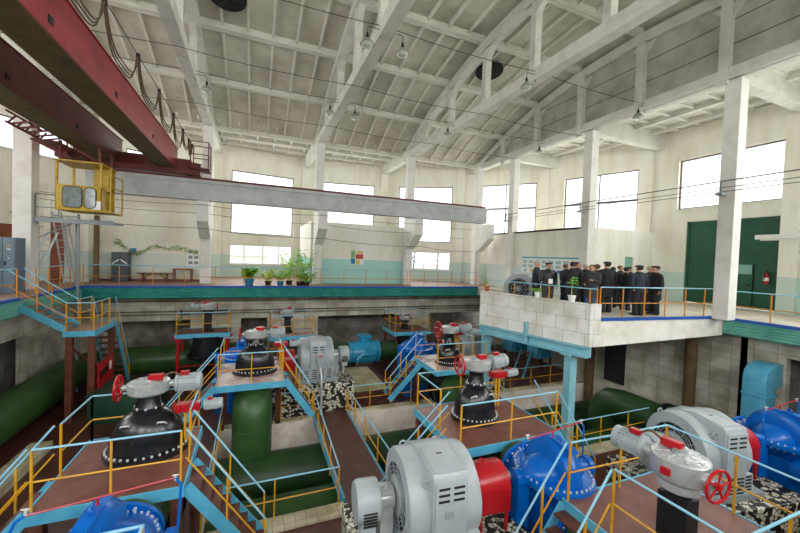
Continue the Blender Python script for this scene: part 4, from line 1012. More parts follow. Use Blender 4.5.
# cyan fan boxes and ladder under the visitor platform
for i, (x, y, z, lb) in enumerate(((11.9, 16.6, -2.6, 'cyan fan box under the visitor platform, far left of three'), (13.9, 16.2, -2.9, 'cyan fan box under the visitor platform, middle of three behind the ladder'), (14.6, 15.0, -3.0, 'cyan fan box under the visitor platform, nearest the pale pillar'))):
    t = thing('fan_unit', lb, 'fan unit', (x, y, ZF))
    b = B(); b.box(x-0.55, x+0.55, y-0.4, y+0.4, z-0.4, z+0.4); b.out('housing', 'lblue', t, bevel=0.03)
    b = B(); b.lathe([(0.38, 0), (0.38, 0.06), (0.3, 0.08)], (x, y-0.4, z), (0, -1, 0), 20); b.out('intake', 'cyan', t)
    for sx in (-0.45, 0.45):
        for sy in (-0.3, 0.3):
            b = B(); b.box(x+sx-0.04, x+sx+0.04, y+sy-0.04, y+sy+0.04, ZF, z-0.38); b.out('leg', 'brownst', t, smooth=False)
t = thing('platform_stair', 'small blue stair between the cyan fan boxes under the visitor platform', 'stair', (12.7, 14.6, ZF))
steps(t, (13.5, 14.8, -2.9), (12.5, 14.3, ZF+0.02), 0.55, 6, rails=False)
# pit edge railings
railing('railing along the far pit edge between the footbridge and the centre platform', [(WX1+0.1, PY1+0.14, ZF+0.06), (6.0, PY1+0.14, ZF+0.06)], gap=1.0, h=0.92)
railing('railing along the far pit edge under the visitor platform', [(8.6, PY1+0.14, ZF+0.06), (14.6, PY1+0.14, ZF+0.06)], gap=1.1, h=0.92)
railing('railing along the far pit edge right of the green elbow pipe', [(0.98, PY1+0.14, ZF+0.06), (WX0-0.05, PY1+0.14, ZF+0.06)], gap=1.2, h=0.92)
railing('railing along the near pit edge right of the front left stair', [(-0.9, PY0-0.1, ZF+0.06), (1.95, PY0-0.1, ZF+0.06), (2.1, PY1, ZF+0.06)], gap=1.35, h=0.92)
railing('white topped railing on the right side of the footbridge', [(WX1+0.03, PY1+0.1, ZF+0.06), (WX1+0.03, PY0-0.1, ZF+0.06), (4.3, PY0-0.1, ZF+0.06)], gap=1.3, h=0.92)
railing('railing beside the brown boards left of the green elbow pipe', [(-0.85, PY0+0.4, ZF), (-0.85, PY1+0.3, ZF)], gap=1.4, h=0.92)
railing('railing along the near pit edge behind the right foreground platform', [(8.0, PY0-0.1, ZF+0.06), (13.2, PY0-0.1, ZF+0.06)], gap=1.3, h=0.92)
# green tank, red sign, pole
t = thing('tank', 'dark green steel box tank behind the front left handwheel', 'tank', (-4.2, 15.3, ZF))
b = B(); b.box(-5.0, -3.0, 14.6, 16.0, ZF, -3.25); b.out('body', 'greentank', t, bevel=0.02)
b = B(); b.box(-5.05, -2.95, 14.55, 16.05, -3.25, -3.2); b.out('lid', 'greentank', t, smooth=False)
t = thing('warning_board', 'red board with white patch leaning on the landing leg above the green tank', 'sign', (-4.9, 15.6, -3.2))
b = B(); b.box(-4.9, -4.86, 15.05, 16.35, -3.15, -2.25); b.out('board', 'red', t, smooth=False)
b = B()
for i in range(6): b.box(-4.858, -4.85, 15.15+i*0.13, 15.24+i*0.13, -2.85+i*0.02, -2.6+i*0.02)
b.out('lettering', 'black', t, smooth=False)
b = B(); b.box(-4.858, -4.85, 16.02, 16.2, -2.75, -2.45); b.out('white_patch', 'white', t, smooth=False)
b = B(); b.cyl((-6.6, 18.2, ZF), (-6.6, 18.2, 3.0), 0.045); b.cyl((-6.6, 18.2, 2.9), (-7.4, 18.2, 2.9), 0.03, n=8); solo(b, 'conduit_pole', 'grey2', 'tall thin grey pole rising past the left gallery corner', 'pole')
b = B(); b.box(-7.05, -6.87, 21.0, 21.15, 0, 3.2); solo(b, 'riser_pipe', 'rust', 'brown upright riser left of the charcoal cabinet', 'pipe')

# ------------------------------------------------------------------ overhead crane
t = thing('overhead_crane', 'red overhead travelling crane with yellow cab', 'crane', (-4.5, 19.8, 5.26))
def girder(x0, x1, z0, z1, m):
    b = B(); b.box(x0, x1, 1.0, 19.9, z0, z1); g = b.out('girder', m, t, smooth=False)
    b = B(); b.box(x0+0.02, x1-0.02, 1.0, 19.9, z0-0.02, z0+0.002); b.out('underside', 'craneund', g, smooth=False)
    b = B(); b.box(x0-0.04, x1+0.04, 1.0, 19.9, z1, z1+0.03); b.out('top_flange', m, g, smooth=False)
    b = B()
    for y in (4.0, 8.5, 11.8, 15.5): b.box(x1, x1+0.015, y-0.08, y+0.08, z0+0.18, z0+0.32)
    b.out('inspection_plate', 'dark', g, smooth=False)
girder(-4.3, -3.52, 5.55, 6.5, 'crane')
girder(-6.55, -5.68, 5.55, 6.55, 'cranedk')
b = B(); b.box(-7.6, -2.5, 19.45, 20.15, 5.3, 5.85); b.box(-7.3, -2.9, 19.5, 20.1, 5.85, 6.0); e = b.out('end_carriage', 'cranedk', t, bevel=0.02)
for x in (-7.1, -3.0): b = B(); b.cyl((x, 19.7, 5.48), (x, 19.85, 5.48), 0.22); b.out('wheel', 'dark', e)
b = B(); b.box(-7.6, -2.5, 0.4, 1.1, 5.42, 5.85); e = b.out('end_carriage', 'cranedk', t)
# end railing on the right of the carriage
b = B()
for x, y in ((-2.9, 19.3), (-2.15, 19.3), (-2.15, 20.2), (-2.9, 20.2)): b.cyl((x, y, 5.6), (x, y, 6.85), 0.025, n=6)
for z in (6.25, 6.85): b.tube([(-2.9, 19.3, z), (-2.15, 19.3, z), (-2.15, 20.2, z), (-2.9, 20.2, z)], 0.022, 6)
b.box(-2.95, -2.1, 19.25, 20.25, 5.55, 5.62); b.out('end_railing', 'cranedk', t)
# walkway brackets left of the dark girder
b = B(); b.box(-7.4, -6.6, 16.6, 19.4, 5.42, 5.47)
for i in range(4):
    y = 16.7+i*0.85; b.bar((-6.6, y, 5.1), (-7.35, y, 5.42), 0.05, 0.06); b.bar((-6.6, y, 5.45), (-7.4, y, 5.45), 0.06, 0.06); b.bar((-6.62, y, 5.12), (-6.62, y+0.8, 5.42), 0.04, 0.05)
b.box(-7.3, -6.9, 18.0, 18.9, 5.2, 5.42); b.out('walkway', 'cranedk', t, smooth=False)
b = B()
for i in range(5): b.bar((-6.6, 15.0+i*0.45, 5.62), (-7.2, 15.1+i*0.45, 5.5), 0.05, 0.05); b.bar((-7.2, 15.0+i*0.45, 5.5), (-7.2, 15.4+i*0.45, 5.85), 0.04, 0.04)
b.bar((-7.2, 14.9, 5.5), (-7.2, 17.0, 5.5), 0.06, 0.06); b.bar((-7.2, 14.9, 5.85), (-7.2, 17.0, 5.85), 0.05, 0.05); b.out('conductor_bracket', 'cranedk', t, smooth=False)
# cab
cx0, cx1, cy0, cy1, cz0, cz1 = -6.82, -5.45, 16.9, 18.3, 3.05, 4.85
b = B(); b.box(cx0, cx1, cy0, cy1, cz0, cz0+0.08)
b.prism([(cx0, cz0+0.05), (cx1, cz0+0.05), (cx1, cz0+0.95), (cx0, cz0+0.95)], (0, 0.05, 0), (0, cy0, 0), (1, 0, 0), (0, 0, 1))
b.box(cx0, cx0+0.05, cy0, cy1, cz0, cz0+0.95); b.box(cx0, cx1, cy1-0.05, cy1, cz0, cz0+0.95); b.box(cx1-0.05, cx1, cy0, cy0+0.5, cz0, cz0+0.95)
cb = b.out('cab', 'cab', t, bevel=0.02)
for x, y in ((cx0+.03, cy0+.03), (cx1-.03, cy0+.03), (cx0+.03, cy1-.03), (cx1-.03, cy1-.03)):
    b = B(); b.box(x-0.035, x+0.035, y-0.035, y+0.035, cz0+0.9, cz1); b.out('corner_post', 'cab', cb, smooth=False)
b = B(); b.box(cx0-0.05, cx1+0.05, cy0-0.05, cy1+0.05, cz1, cz1+0.05); b.out('cab_roof', 'cab', cb, smooth=False)
b = B(); b.box(cx1-0.55, cx1-0.05, cy1-0.5, cy1-0.1, cz0+0.9, cz1); b.out('control_cabinet', 'cab', cb, smooth=False)
b = B()
for x, y in ((cx0+.1, cy0+.1), (cx1-.1, cy0+.1), (cx0+.1, cy1-.1), (cx1-.1, cy1-.1)): b.box(x-0.04, x+0.04, y-0.04, y+0.04, cz1+0.05, 5.6)
b.out('hanger', 'cranedk', cb, smooth=False)
def rrect(w_, h_, r, n=5):
    p = []
    for sx, sy, a0 in ((1, 1, 0), (-1, 1, PI/2), (-1, -1, PI), (1, -1, 1.5*PI)):
        for i in range(n+1):
            a = a0+PI/2*i/n; p.append((sx*(w_/2-r)+r*math.cos(a), sy*(h_/2-r)+r*math.sin(a)))
    return p
winpane = mat('cab_window_pane', '#7d8a86', 0.12, col2='#57635f', scale=5)
for xc, w_ in ((cx0+0.5, 0.6), (cx0+1.03, 0.38)):
    b = B(); b.prism(rrect(w_, 0.8, 0.16), (0, -0.02, 0), (xc, cy0+0.002, cz0+0.5), (1, 0, 0), (0, 0, 1)); f = b.out('window_gasket', 'black', cb, smooth=False)
    b = B(); b.prism(rrect(w_-0.06, 0.74, 0.13), (0, -0.012, 0), (xc, cy0-0.016, cz0+0.5), (1, 0, 0), (0, 0, 1)); b.out('window_pane', winpane, cb, smooth=False)
b = B(); b.box(cx0-0.012, cx0, cy0+0.3, cy0+1.0, cz0+0.2, cz0+0.85); b.out('window_pane', winpane, cb, smooth=False)
b = B(); b.box(cx1-0.3, cx1-0.02, cy0-0.015, cy0, cz0+0.08, cz0+0.4); b.out('notice_plate', 'white', cb, smooth=False)
b = B()
for z in (cz0+1.0, cz0+1.45): b.tube([(cx1, cy0+0.1, z), (cx1+0.25, cy0+0.1, z), (cx1+0.25, cy1, z)], 0.025, 6)
for y in (cy0+0.1, cy1): b.cyl((cx1+0.25, y, cz0), (cx1+0.25, y, cz0+1.7), 0.03, n=6)
b.box(cx1, cx1+0.28, cy0, cy1, cz0, cz0+0.05); b.out('entry_rail', 'cab', cb)
# festoon cable on the right side of the red girder
b = B(); b.cyl((-3.2, 4.0, 7.15), (-2.9, 19.8, 6.75), 0.012, n=5); b.out('festoon_wire', 'wire', t)
ys = [4.2, 6.0, 7.6, 9.6, 11.8, 13.9, 15.9, 17.6, 18.9, 19.7]
hang = [lerp((-3.2, 4.0, 7.15), (-2.9, 19.8, 6.75), (y-4)/15.8) for y in ys]
for a, c in zip(hang, hang[1:]):
    for k in range(3):
        sag = 0.85+0.09*k
        L = [lerp(a, c, i/12)-V((0.02*k-0.02, 0, sag*(1-(2*i/12-1)**4)*(0.9 if (c-a).length > 1.5 else 0.6))) for i in range(13)]
        b = B(); b.tube(L, 0.017, 5); b.out('festoon_cable', 'cable', t)
for a in hang:
    b = B(); b.box(a.x-0.04, a.x+0.04, a.y-0.04, a.y+0.04, a.z-0.12, a.z+0.04); b.out('cable_carrier', 'dark', t, smooth=False)
# landing platform for the cab
t = thing('cab_landing', 'grey steel landing under the yellow crane cab by the left column', 'landing', (-7.4, 18.6, 2.7))
b = B(); b.box(-8.0, -5.4, 18.1, 19.2, 2.68, 2.76); b.box(-8.0, -5.4, 18.05, 18.1, 2.62, 2.8); b.out('deck', 'grey2', t, smooth=False)
b = B()
for x in (-7.9, -7.2): b.cyl((x, 18.15, 2.7), (x, 18.15, 3.7), 0.025, n=6)
b.cyl((-7.9, 18.15, 3.7), (-7.2, 18.15, 3.7), 0.025, n=6); b.cyl((-7.9, 18.15, 3.2), (-7.2, 18.15, 3.2), 0.02, n=6); b.out('handrail', 'grey2', t)
b = B(); b.bar((-7.0, 18.9, 2.7), (-8.1, 18.4, 1.9), 0.05, 0.05); b.box(-7.03, -6.98, 19.1, 19.15, 0, 2.7); b.out('support', 'grey2', t, smooth=False)

# ------------------------------------------------------------------ lamps and wires
def lamp(label, x, y, z, s):
    t = thing('pendant_lamp', label, 'lamp', (x, y, z), 'enamel lamps under the roof trusses')
    b = B(); b.lathe([(0.04, 0.5), (0.06, 0.42), (0.07, 0.3), (0.1, 0.24)], (x, y, z), n=14); b.out('socket', 'dark', t)
    b = B(); b.lathe([(0.1, 0.25), (0.16, 0.2), (0.3, 0.04), (0.31, 0.0), (0.29, 0.0), (0.14, 0.18)], (x, y, z), n=22); b.out('lamp_shade', 'enam', t)
    b = B(); b.lathe([(0.28, 0.0), (0.22, -0.08), (0.1, -0.12), (0.01, -0.125)], (x, y, z), n=16); b.out('glass_bowl', 'bowl', t)
    b = B(); b.tube([(x, y, z+0.45), (x, y, z+0.72), (x+s*0.06, y, z+0.8), (x+s*0.55, y, z+0.78), (x+s*0.58, y, z+0.7), (x+s*0.58, y, z+0.4)], 0.016, 6); b.out('bracket', 'wire', t); t.scale = (0.66, 0.66, 0.66)
M['enam'] = mat('grey_green_enamel', '#8b9284', 0.4); M['bowl'] = mat('dusty_glass_bowl', '#b9bdb0', 0.2)
names = {-2.4: 'the truss nearest the crane', 3.4: 'the middle truss', 9.2: 'the right open truss', 15.0: 'the grey panelled truss'}
for x in (-2.4, 3.4, 9.2, 15.0):
    for y, wh in ((10.1, 'nearer row'), (15.6, 'farther row')):
        for s in ((1,) if x < 0 else (-1,) if x > 9 else (-1, 1)):
            sd = 'crane side' if s < 0 else 'far from crane'
            lamp('lamp hanging beside %s, %s, %s' % (names[x], wh, sd), x+s*0.55, y, 7.85, -s)
for (y, z, lb) in ((10.1, 8.5, 'dark lamp cable slung between the trusses along the nearer lamp row'), (13.2, 8.1, 'dark cable slung between the trusses midway between the lamp rows'), (15.6, 8.5, 'dark lamp cable slung between the trusses along the farther lamp row'), (18.0, 8.15, 'dark cable slung between the trusses behind the farther lamp row')):
    pts = []
    for a, c in zip(TRX, TRX[1:]):
        for i in range(8): f = i/8; pts.append((a+(c-a)*f, y, z-0.1*4*f*(1-f)))
    pts.append((15.0, y, z)); b = B(); b.tube(pts, 0.011, 5); solo(b, 'lamp_cable', 'wire', lb, 'cable')
for i, (z, lb) in enumerate(((4.72, 'upper bar of the three trolley wires on the right columns'), (4.5, 'middle bar of the three trolley wires on the right columns'), (4.36, 'lowest bar of the three trolley wires on the right columns'))):
    b = B(); b.tube([(14.62, 1.0, z), (14.62, 7.2, z), (14.62, 13, z-0.02), (14.62, 21.0, z-0.08)], 0.018 if i == 0 else 0.012, 6); solo(b, 'trolley_wire', 'wire', lb, 'wire')
for y in (7.2, 12.85, 18.4):
    b = B(); b.box(14.5, 14.8, y-0.1, y+0.1, 4.25, 4.32); b.box(14.6, 14.64, y-0.03, y+0.03, 4.3, 4.75); struct(b, 'wire_bracket', 'grey2')
for (z0, z1, y, lb) in ((3.0, 2.3, 19.3, 'thin dark cable slung below the crane beam from column to column'), (4.0, 3.75, 19.45, 'thin brown cable hugging the lower edge of the crane beam'), (3.78, 3.2, 20.4, 'thin brown cable sagging a little below the crane beam cable')):
    xs = (-9.2, -2.4, 3.4, 9.2, 13.6); pts = []
    for a, c in zip(xs, xs[1:]):
        for i in range(6): f = i/6; pts.append((a+(c-a)*f, y+(0.4 if False else 0), z0-(z0-z1)*(a+(c-a)*f+9.2)/22.8-0.12*4*f*(1-f)))
    b = B(); b.tube(pts, 0.012, 5); solo(b, 'slung_cable', 'wire' if y < 19.4 else 'rust', lb, 'cable')

# ------------------------------------------------------------------ gates, doors, wall fittings
XW = CX+APO           # inner face of the east wall
b = B(); b.box(XW+0.1, XW+0.16, 7.82, 11.38, 0.02, 4.08); g = struct(b, 'door_1', 'gate')
g.location = (0, 0, 0)
b = B()
for y in (7.87, 9.56, 9.66, 11.33): b.box(XW+0.04, XW+0.11, y-0.05, y+0.05, 0.02, 4.08)
for z in (0.1, 2.05, 4.0): b.box(XW+0.04, XW+0.11, 7.82, 11.38, z-0.05, z+0.05)
b.out('gate_stiffener', 'gate', g, smooth=False)
b = B()
for q in ((9.605, 9.615, 0.04, 4.06), (8.68, 8.7, 0.1, 2.02), (9.4, 9.42, 0.1, 2.02)): b.box(XW+0.03, XW+0.12, *q)
b.out('leaf_gap_shade', 'black', g, smooth=False)  # raised black strips stand in for shade in the gate and wicket gaps
b = B(); b.box(XW+0.08, XW+0.12, 8.7, 9.4, 0.1, 2.0); w_ = b.out('wicket_door', 'gate', g, smooth=False)
b = B(); b.box(XW+0.07, XW+0.082, 8.75, 9.35, 1.55, 1.98); b.out('wicket_pane', 'gatelt', w_, smooth=False)
b = B(); b.box(XW+0.05, XW+0.1, 8.78, 8.88, 1.0, 1.1); b.out('handle', 'black', w_, smooth=False)
b = B(); b.box(17.9, 18.55, 12.86, 12.92, 0.0, 2.2); d_ = struct(b, 'door_2', 'gatelt'); b = B(); b.box(17.98, 18.04, 12.82, 12.86, 1.0, 1.1); b.out('handle', 'black', d_, smooth=False)
t = thing('fire_extinguisher', 'red fire extinguisher hanging on the green gate', 'fire extinguisher', (XW-0.05, 8.2, 1.2))
b = B(); b.lathe([(0.08, 0), (0.09, 0.03), (0.09, 0.4), (0.05, 0.47), (0.03, 0.5)], (XW-0.06, 8.2, 1.15), n=16); b.out('cylinder', 'red', t)
b = B(); b.lathe([(0.035, 0.5), (0.035, 0.56), (0.02, 0.6)], (XW-0.06, 8.2, 1.15), n=10); b.tube([(XW-0.06, 8.2, 1.7), (XW-0.18, 8.2, 1.68), (XW-0.18, 8.22, 1.35)], 0.015, 6); b.out('valve_and_hose', 'black', t)
b = B(); b.lathe([(0.092, 0), (0.092, 0.14)], (XW-0.06, 8.2, 1.3), n=16); b.out('paper_label', 'white', t)
t = thing('switch_box', 'tall grey electrical box on the wall right of the green gate', 'electrical box', (XW-0.1, 7.45, 1.0))
b = B(); b.box(XW-0.16, XW+0.0, 7.27, 7.65, 0.85, 2.05); b.out('body', 'grey2', t, bevel=0.01)
b = B(); b.box(XW-0.17, XW-0.16, 7.3, 7.62, 0.88, 2.02); b.out('door', 'grey2', t, smooth=False)
b = B(); b.cyl((XW-0.05, 7.45, 2.05), (XW-0.05, 7.45, 4.5), 0.02, n=6); b.out('conduit', 'grey2', t)
t = thing('tube_lamp', 'long white tube lamp on a bracket in front of the green gate, right', 'lamp', (18.9, 7.4, 3.0))
b = B(); b.box(18.9, 19.05, 5.5, 8.05, 3.0, 3.18); b.out('housing', 'white', t, bevel=0.01)
b = B(); b.cyl((18.97, 5.7, 2.97), (18.97, 7.9, 2.97), 0.025); b.out('tube', 'white', t)
b = B(); b.box(19.0, 19.82, 5.9, 5.98, 3.08, 3.14); b.box(19.0, XW+0.02, 7.4, 7.48, 3.08, 3.14); b.out('bracket', 'grey2', t, smooth=False)
# poster board on the office partition (faces -x)
t = thing('poster_board', 'long board of small teal posters on the office partition behind the visitors', 'poster board', (15.08, 15.1, 1.3))
b = B(); b.box(15.07, 15.1, 13.2, 17.3, 1.12, 2.05); b.out('board', 'paper', t, smooth=False)
b = B(); b.box(15.06, 15.072, 13.2, 17.3, 1.97, 2.05); b.out('header', 'tealpic', t, smooth=False)
inks = ['tealpic', 'tealdk', 'yellpic', 'tealdk', 'redpic', 'tealdk', 'bluepic', 'tealdk']
for r_ in range(3):
    for i in range(8):
        b = B(); y = 13.28+i*0.51; z = 1.18+r_*0.25; b.box(15.062, 15.072, y, y+(0.36 if r_ else 0.24), z, z+0.17); b.out('poster', inks[(i*3) % 8] if r_ == 0 else 'tealdk', t, smooth=False)
# colourful poster on the back partition
t = thing('wall_poster', 'small colourful poster on the teal and white back partition', 'poster', (5.95, 21.68, 1.2))
b = B(); b.box(5.5, 6.35, 21.68, 21.7, 1.2, 2.1); b.out('sheet', 'paper', t, smooth=False)
for q, m_ in (((5.53, 5.8, 1.62, 2.06), 'greenpic'), ((5.53, 5.8, 1.23, 1.58), 'bluepic'), ((5.84, 6.32, 1.55, 1.85), 'redpic'), ((5.84, 6.1, 1.23, 1.5), 'yellpic'), ((5.9, 6.3, 1.9, 2.04), 'yellpic')):
    b = B(); b.box(q[0], q[1], 21.67, 21.682, q[2], q[3]); b.out('picture', m_, t, smooth=False)
t = thing('notice_sheet', 'white notice sheet at the right end of the vine wall', 'notice', (-3.15, 22.48, 1.0))
b = B(); b.box(-3.45, -2.85, 22.48, 22.5, 0.85, 1.85); b.out('sheet', 'paper', t, smooth=False)
b = B()
for i in range(3):
    for j in range(2): b.box(-3.38+j*0.28, -3.18+j*0.28, 22.47, 22.482, 0.95+i*0.3, 1.12+i*0.3)
b.out('picture', 'grey2', t, smooth=False)
# vine painted / trained on the wall
b = B(); path = [(-6.7, 2.65), (-6.45, 2.7), (-6.25, 2.3), (-6.0, 1.95), (-5.7, 1.85), (-5.4, 2.05), (-5.1, 2.45), (-4.7, 2.35), (-4.2, 2.25), (-3.9, 2.4), (-3.5, 2.3), (-3.1, 2.2), (-3.0, 1.9)]
P3 = [V((u, 22.46, 1.45+(v_-1.85)*0.72)) for u, v_ in path]
b.tube(P3, 0.012, 5); vt = thing('wall_vine', 'thin green vine trailing along the whitewashed wall above the charcoal cabinet', 'vine', (-5.4, 22.46, 1.6)); b.out('stem', 'vine', vt)
b = B(); rnd = random.Random(3)
for a, c in zip(P3, P3[1:]):
    for i in range(15):
        p = lerp(a, c, rnd.random())+V((rnd.uniform(-.09, .09), -rnd.uniform(0, .06), rnd.uniform(-.15, .1)))
        s = rnd.uniform(.03, .06); an = rnd.uniform(0, 6.28)
        u = V((math.cos(an), -0.2, math.sin(an)))*s; v2 = V((-math.sin(an), -0.2, math.cos(an)))*s*0.6
        b.poly([p-u, p+v2, p+u, p-v2])
b.out('leaves', 'vine', vt, smooth=False)
b = B(); b.lathe([(0.1, 0), (0.13, 0.2)], (-5.85, 22.3, 1.52), n=14); solo(b, 'flower_pot', 'bluepot', 'small blue pot on top of the charcoal cabinet', 'pot')

def cabinet(label, x0, x1, y0, y1, h, m, marks=None):
    t = thing('cabinet', label, 'cabinet', ((x0+x1)/2, (y0+y1)/2, 0))
    b = B(); b.box(x0, x1, y0, y1, 0.0, h); b.out('body', m, t, bevel=0.012)
    xm = (x0+x1)/2
    for i, (a, c) in enumerate(((x0+.02, xm-.01), (xm+.01, x1-.02))):
        b = B(); b.box(a, c, y0-0.02, y0, 0.06, h-0.03); d = b.out('door', m, t, bevel=0.005)
        b = B(); xx = c-0.08 if i == 0 else a+0.04; b.box(xx, xx+0.03, y0-0.05, y0-0.02, h*0.5, h*0.58); b.out('handle', 'black', d, smooth=False)
        if marks == 'stripe':
            s = 1 if i == 0 else -1; xc = (a+c)/2; b = B(); b.bar((xc-0.14, y0-0.024, h*.68-0.11*s), (xc+0.14, y0-0.024, h*.68+0.11*s), 0.01, 0.05, (0, 0, 1)); b.out('painted_stripe', 'white', d, smooth=False)
        if marks == 'label':
            b = B(); b.box(a+0.1, c-0.1, y0-0.024, y0-0.02, h*.78, h*.8); b.box(a+0.16, c-0.16, y0-0.024, y0-0.02, h*.62, h*.64); b.out('name_strip', 'paper', d, smooth=False)
            b = B(); b.prism([(-0.05, 0), (0.05, 0), (0, 0.09)], (0, -0.004, 0), ((a+c)/2, y0-0.02, h*.84), (1, 0, 0), (0, 0, 1)); b.out('hazard_triangle', 'yellow', d, smooth=False)
cabinet('charcoal two-door cabinet with white slanted stripes against the vine wall', -6.65, -5.95, 21.95, 22.44, 1.5, 'dkcab', 'stripe')
cabinet('blue-grey switch cabinet in front of the left column, nearer the stair', -9.35, -8.45, 16.2, 16.8, 1.95, 'cabinet', 'label')
cabinet('blue-grey switch cabinet in front of the left column, touching the ladders side', -8.4, -7.75, 16.6, 17.2, 1.95, 'cabinet', 'label')
t = thing('bench', 'long low wooden bench against the vine wall', 'bench', (-4.8, 22.1, 0))
b = B(); b.box(-5.6, -4.05, 21.95, 22.3, 0.42, 0.47); b.out('seat', 'wood', t, smooth=False)
for x in (-5.35, -4.3):
    b = B(); b.box(x-0.04, x+0.04, 21.98, 22.27, 0, 0.42); s = 1 if x < -5 else -1; b.bar((x, 22.1, 0.08), (x+s*0.3, 22.1, 0.42), 0.05, 0.05); b.out('leg', 'wood', t, smooth=False)
t = thing('table', 'small dark wooden table at the right end of the bench', 'table', (-3.6, 22.1, 0))
b = B(); b.box(-4.0, -3.1, 21.8, 22.35, 0.66, 0.72); b.out('table_top', 'redwood', t, smooth=False)
for x in (-3.95, -3.15):
    for y in (21.85, 22.3): b = B(); b.box(x-0.03, x+0.03, y-0.03, y+0.03, 0, 0.66); b.out('leg', 'wood', t, smooth=False)
# brown doorway and ladders on the left
a7 = math.radians(140)
b = B(); wallbox(b, 7, -2.0, 0.6, 0.0, 2.6, 0.12, 0.2); struct(b, 'door_3', 'redwood')
b = B(); b.box(-8.35, -7.45, 21.6, 21.75, 0, 3.2); b.box(-9.9, -9.0, 21.9, 22.05, 0, 3.9); b.box(-9.9, -7.4, 22.0, 22.1, 3.0, 4.6); struct(b, 'wall_left_stub', 'wall')
b = B(); b.box(-9.0, -8.35, 22.0, 22.06, 0, 3.0); struct(b, 'door_4', 'redwood')
def ladder(label, p0, p1, w_, n):
    p0, p1 = V(p0), V(p1); t = thing('ladder', label, 'ladder', p0)
    for s in (-1, 1):
        b = B(); o = V((s*w_/2, 0, 0)); b.bar(p0+o, p1+o*0.8, 0.05, 0.07); b.out('side_rail', 'silver', t, smooth=False)
    for i in range(1, n):
        q = lerp(p0, p1, i/n); b = B(); b.cyl(q-V((w_*.45, 0, 0)), q+V((w_*.45, 0, 0)), 0.018, n=6); b.out('rung', 'silver', t)
ladder('grey ladder leaning right against the brown doorway', (-7.75, 20.6, 0), (-8.75, 21.85, 3.3), 0.42, 10)
ladder('grey ladder leaning left in front of the brown doorway', (-9.1, 20.2, 0), (-8.4, 20.7, 2.3), 0.4, 8)
ladder('narrow grey ladder standing nearest the cab landing post', (-7.45, 20.3, 0), (-8.35, 21.55, 3.1), 0.3, 10)

# ------------------------------------------------------------------ plants
def leafblade(b, p, d, L, w_, droop=0.3):
    d = V(d).normalized(); sd = d.cross(V((0, 0, 1)))
    if sd.length < 1e-3: sd = V((1, 0, 0))
    sd.normalize(); n = 4; prev = None
    for i in range(n+1):
        t_ = i/n; q = V(p)+d*(L*t_)-V((0, 0, droop*L*t_*t_)); h = w_*math.sin(PI*min(0.97, 0.12+t_*0.85))*0.5
        a = b.bm.verts.new(q-sd*h+V((0, 0, h*0.3))); m_ = b.bm.verts.new(q); c = b.bm.verts.new(q+sd*h+V((0, 0, h*0.3)))
        if prev:
            b.bm.faces.new((prev[0], prev[1], m_, a)); b.bm.faces.new((prev[1], prev[2], c, m_))
        prev = (a, m_, c)
def plant(label, x, y, z, h, n, pr, ph, potm, leafm, L=0.3, w_=0.1, stems=3, spread=0.25, seed=1, top=False, group=None):
    r_ = random.Random(seed)
    t = thing('potted_plant', label, 'plant', (x, y, z), group)
    b = B(); b.lathe([(pr*0.72, 0), (pr*0.78, 0.01), (pr, ph*0.86), (pr*1.08, ph*0.87), (pr*1.08, ph), (pr*0.9, ph), (pr*0.88, ph-0.03)], (x, y, z), n=20); b.out('pot', potm, t)
    b = B(); b.lathe([(pr*0.88, 0), (pr*0.88, 0.01)], (x, y, z+ph-0.05), n=16); b.out('soil', 'soil', t)
    st = B(); lf = B()
    for i in range(stems):
        a = 2*PI*i/stems+r_.random(); tip = V((x+spread*math.cos(a)*r_.uniform(.3, 1), y+spread*math.sin(a)*r_.uniform(.3, 1), z+h*r_.uniform(.75, 1)))
        base = V((x+0.03*math.cos(a), y+0.03*math.sin(a), z+ph-0.05)); mid = lerp(base, tip, 0.5)+V((0, 0, 0.05))
        st.tube([base, mid, tip], 0.012, 6, 0.006)
        for j in range(n):
            f = (0.55+0.45*r_.random()) if top else r_.uniform(.2, 1); q = lerp(base, mid, f*2) if f < .5 else lerp(mid, tip, f*2-1)
            an = r_.uniform(0, 2*PI); leafblade(lf, q, (math.cos(an), math.sin(an), r_.uniform(.1, .9)), L*r_.uniform(.7, 1.15), w_*r_.uniform(.8, 1.2), r_.uniform(.2, .7))
    st.out('stem', 'leaf2', t); lf.out('leaves', leafm, t)
    return t
PP = lambda f: lerp(PA, PB_, f)-nrm*0.12
for f, lb, h, n, pr, ph, pm, lm, L, w_, st_, sp, tp in (
    (0.95, 'small plant in an orange pot at the far end of the white parapet', 0.55, 6, 0.1, 0.2, 'terr', 'leaf', 0.2, 0.08, 2, 0.05, False),
    (0.44, 'low trailing plant in a white pot on the white parapet', 0.35, 9, 0.09, 0.19, 'white', 'leaf', 0.17, 0.08, 5, 0.32, False),
    (0.155, 'tall bright green plant in a white pot near the parapet corner', 0.95, 9, 0.12, 0.2, 'white', 'leaf3', 0.3, 0.1, 1, 0.02, True)):
    p = PP(f); plant(lb, p.x, p.y, 0.5, h, n, pr, ph, pm, lm, L, w_, st_, sp, int(f*100), tp)
plant('bushy green plant in a blue pot on the back gallery, under the low window', -0.25, 20.2, 0, 0.95, 26, 0.24, 0.34, 'bluepot', 'leaf', 0.36, 0.16, 8, 0.4, 5)
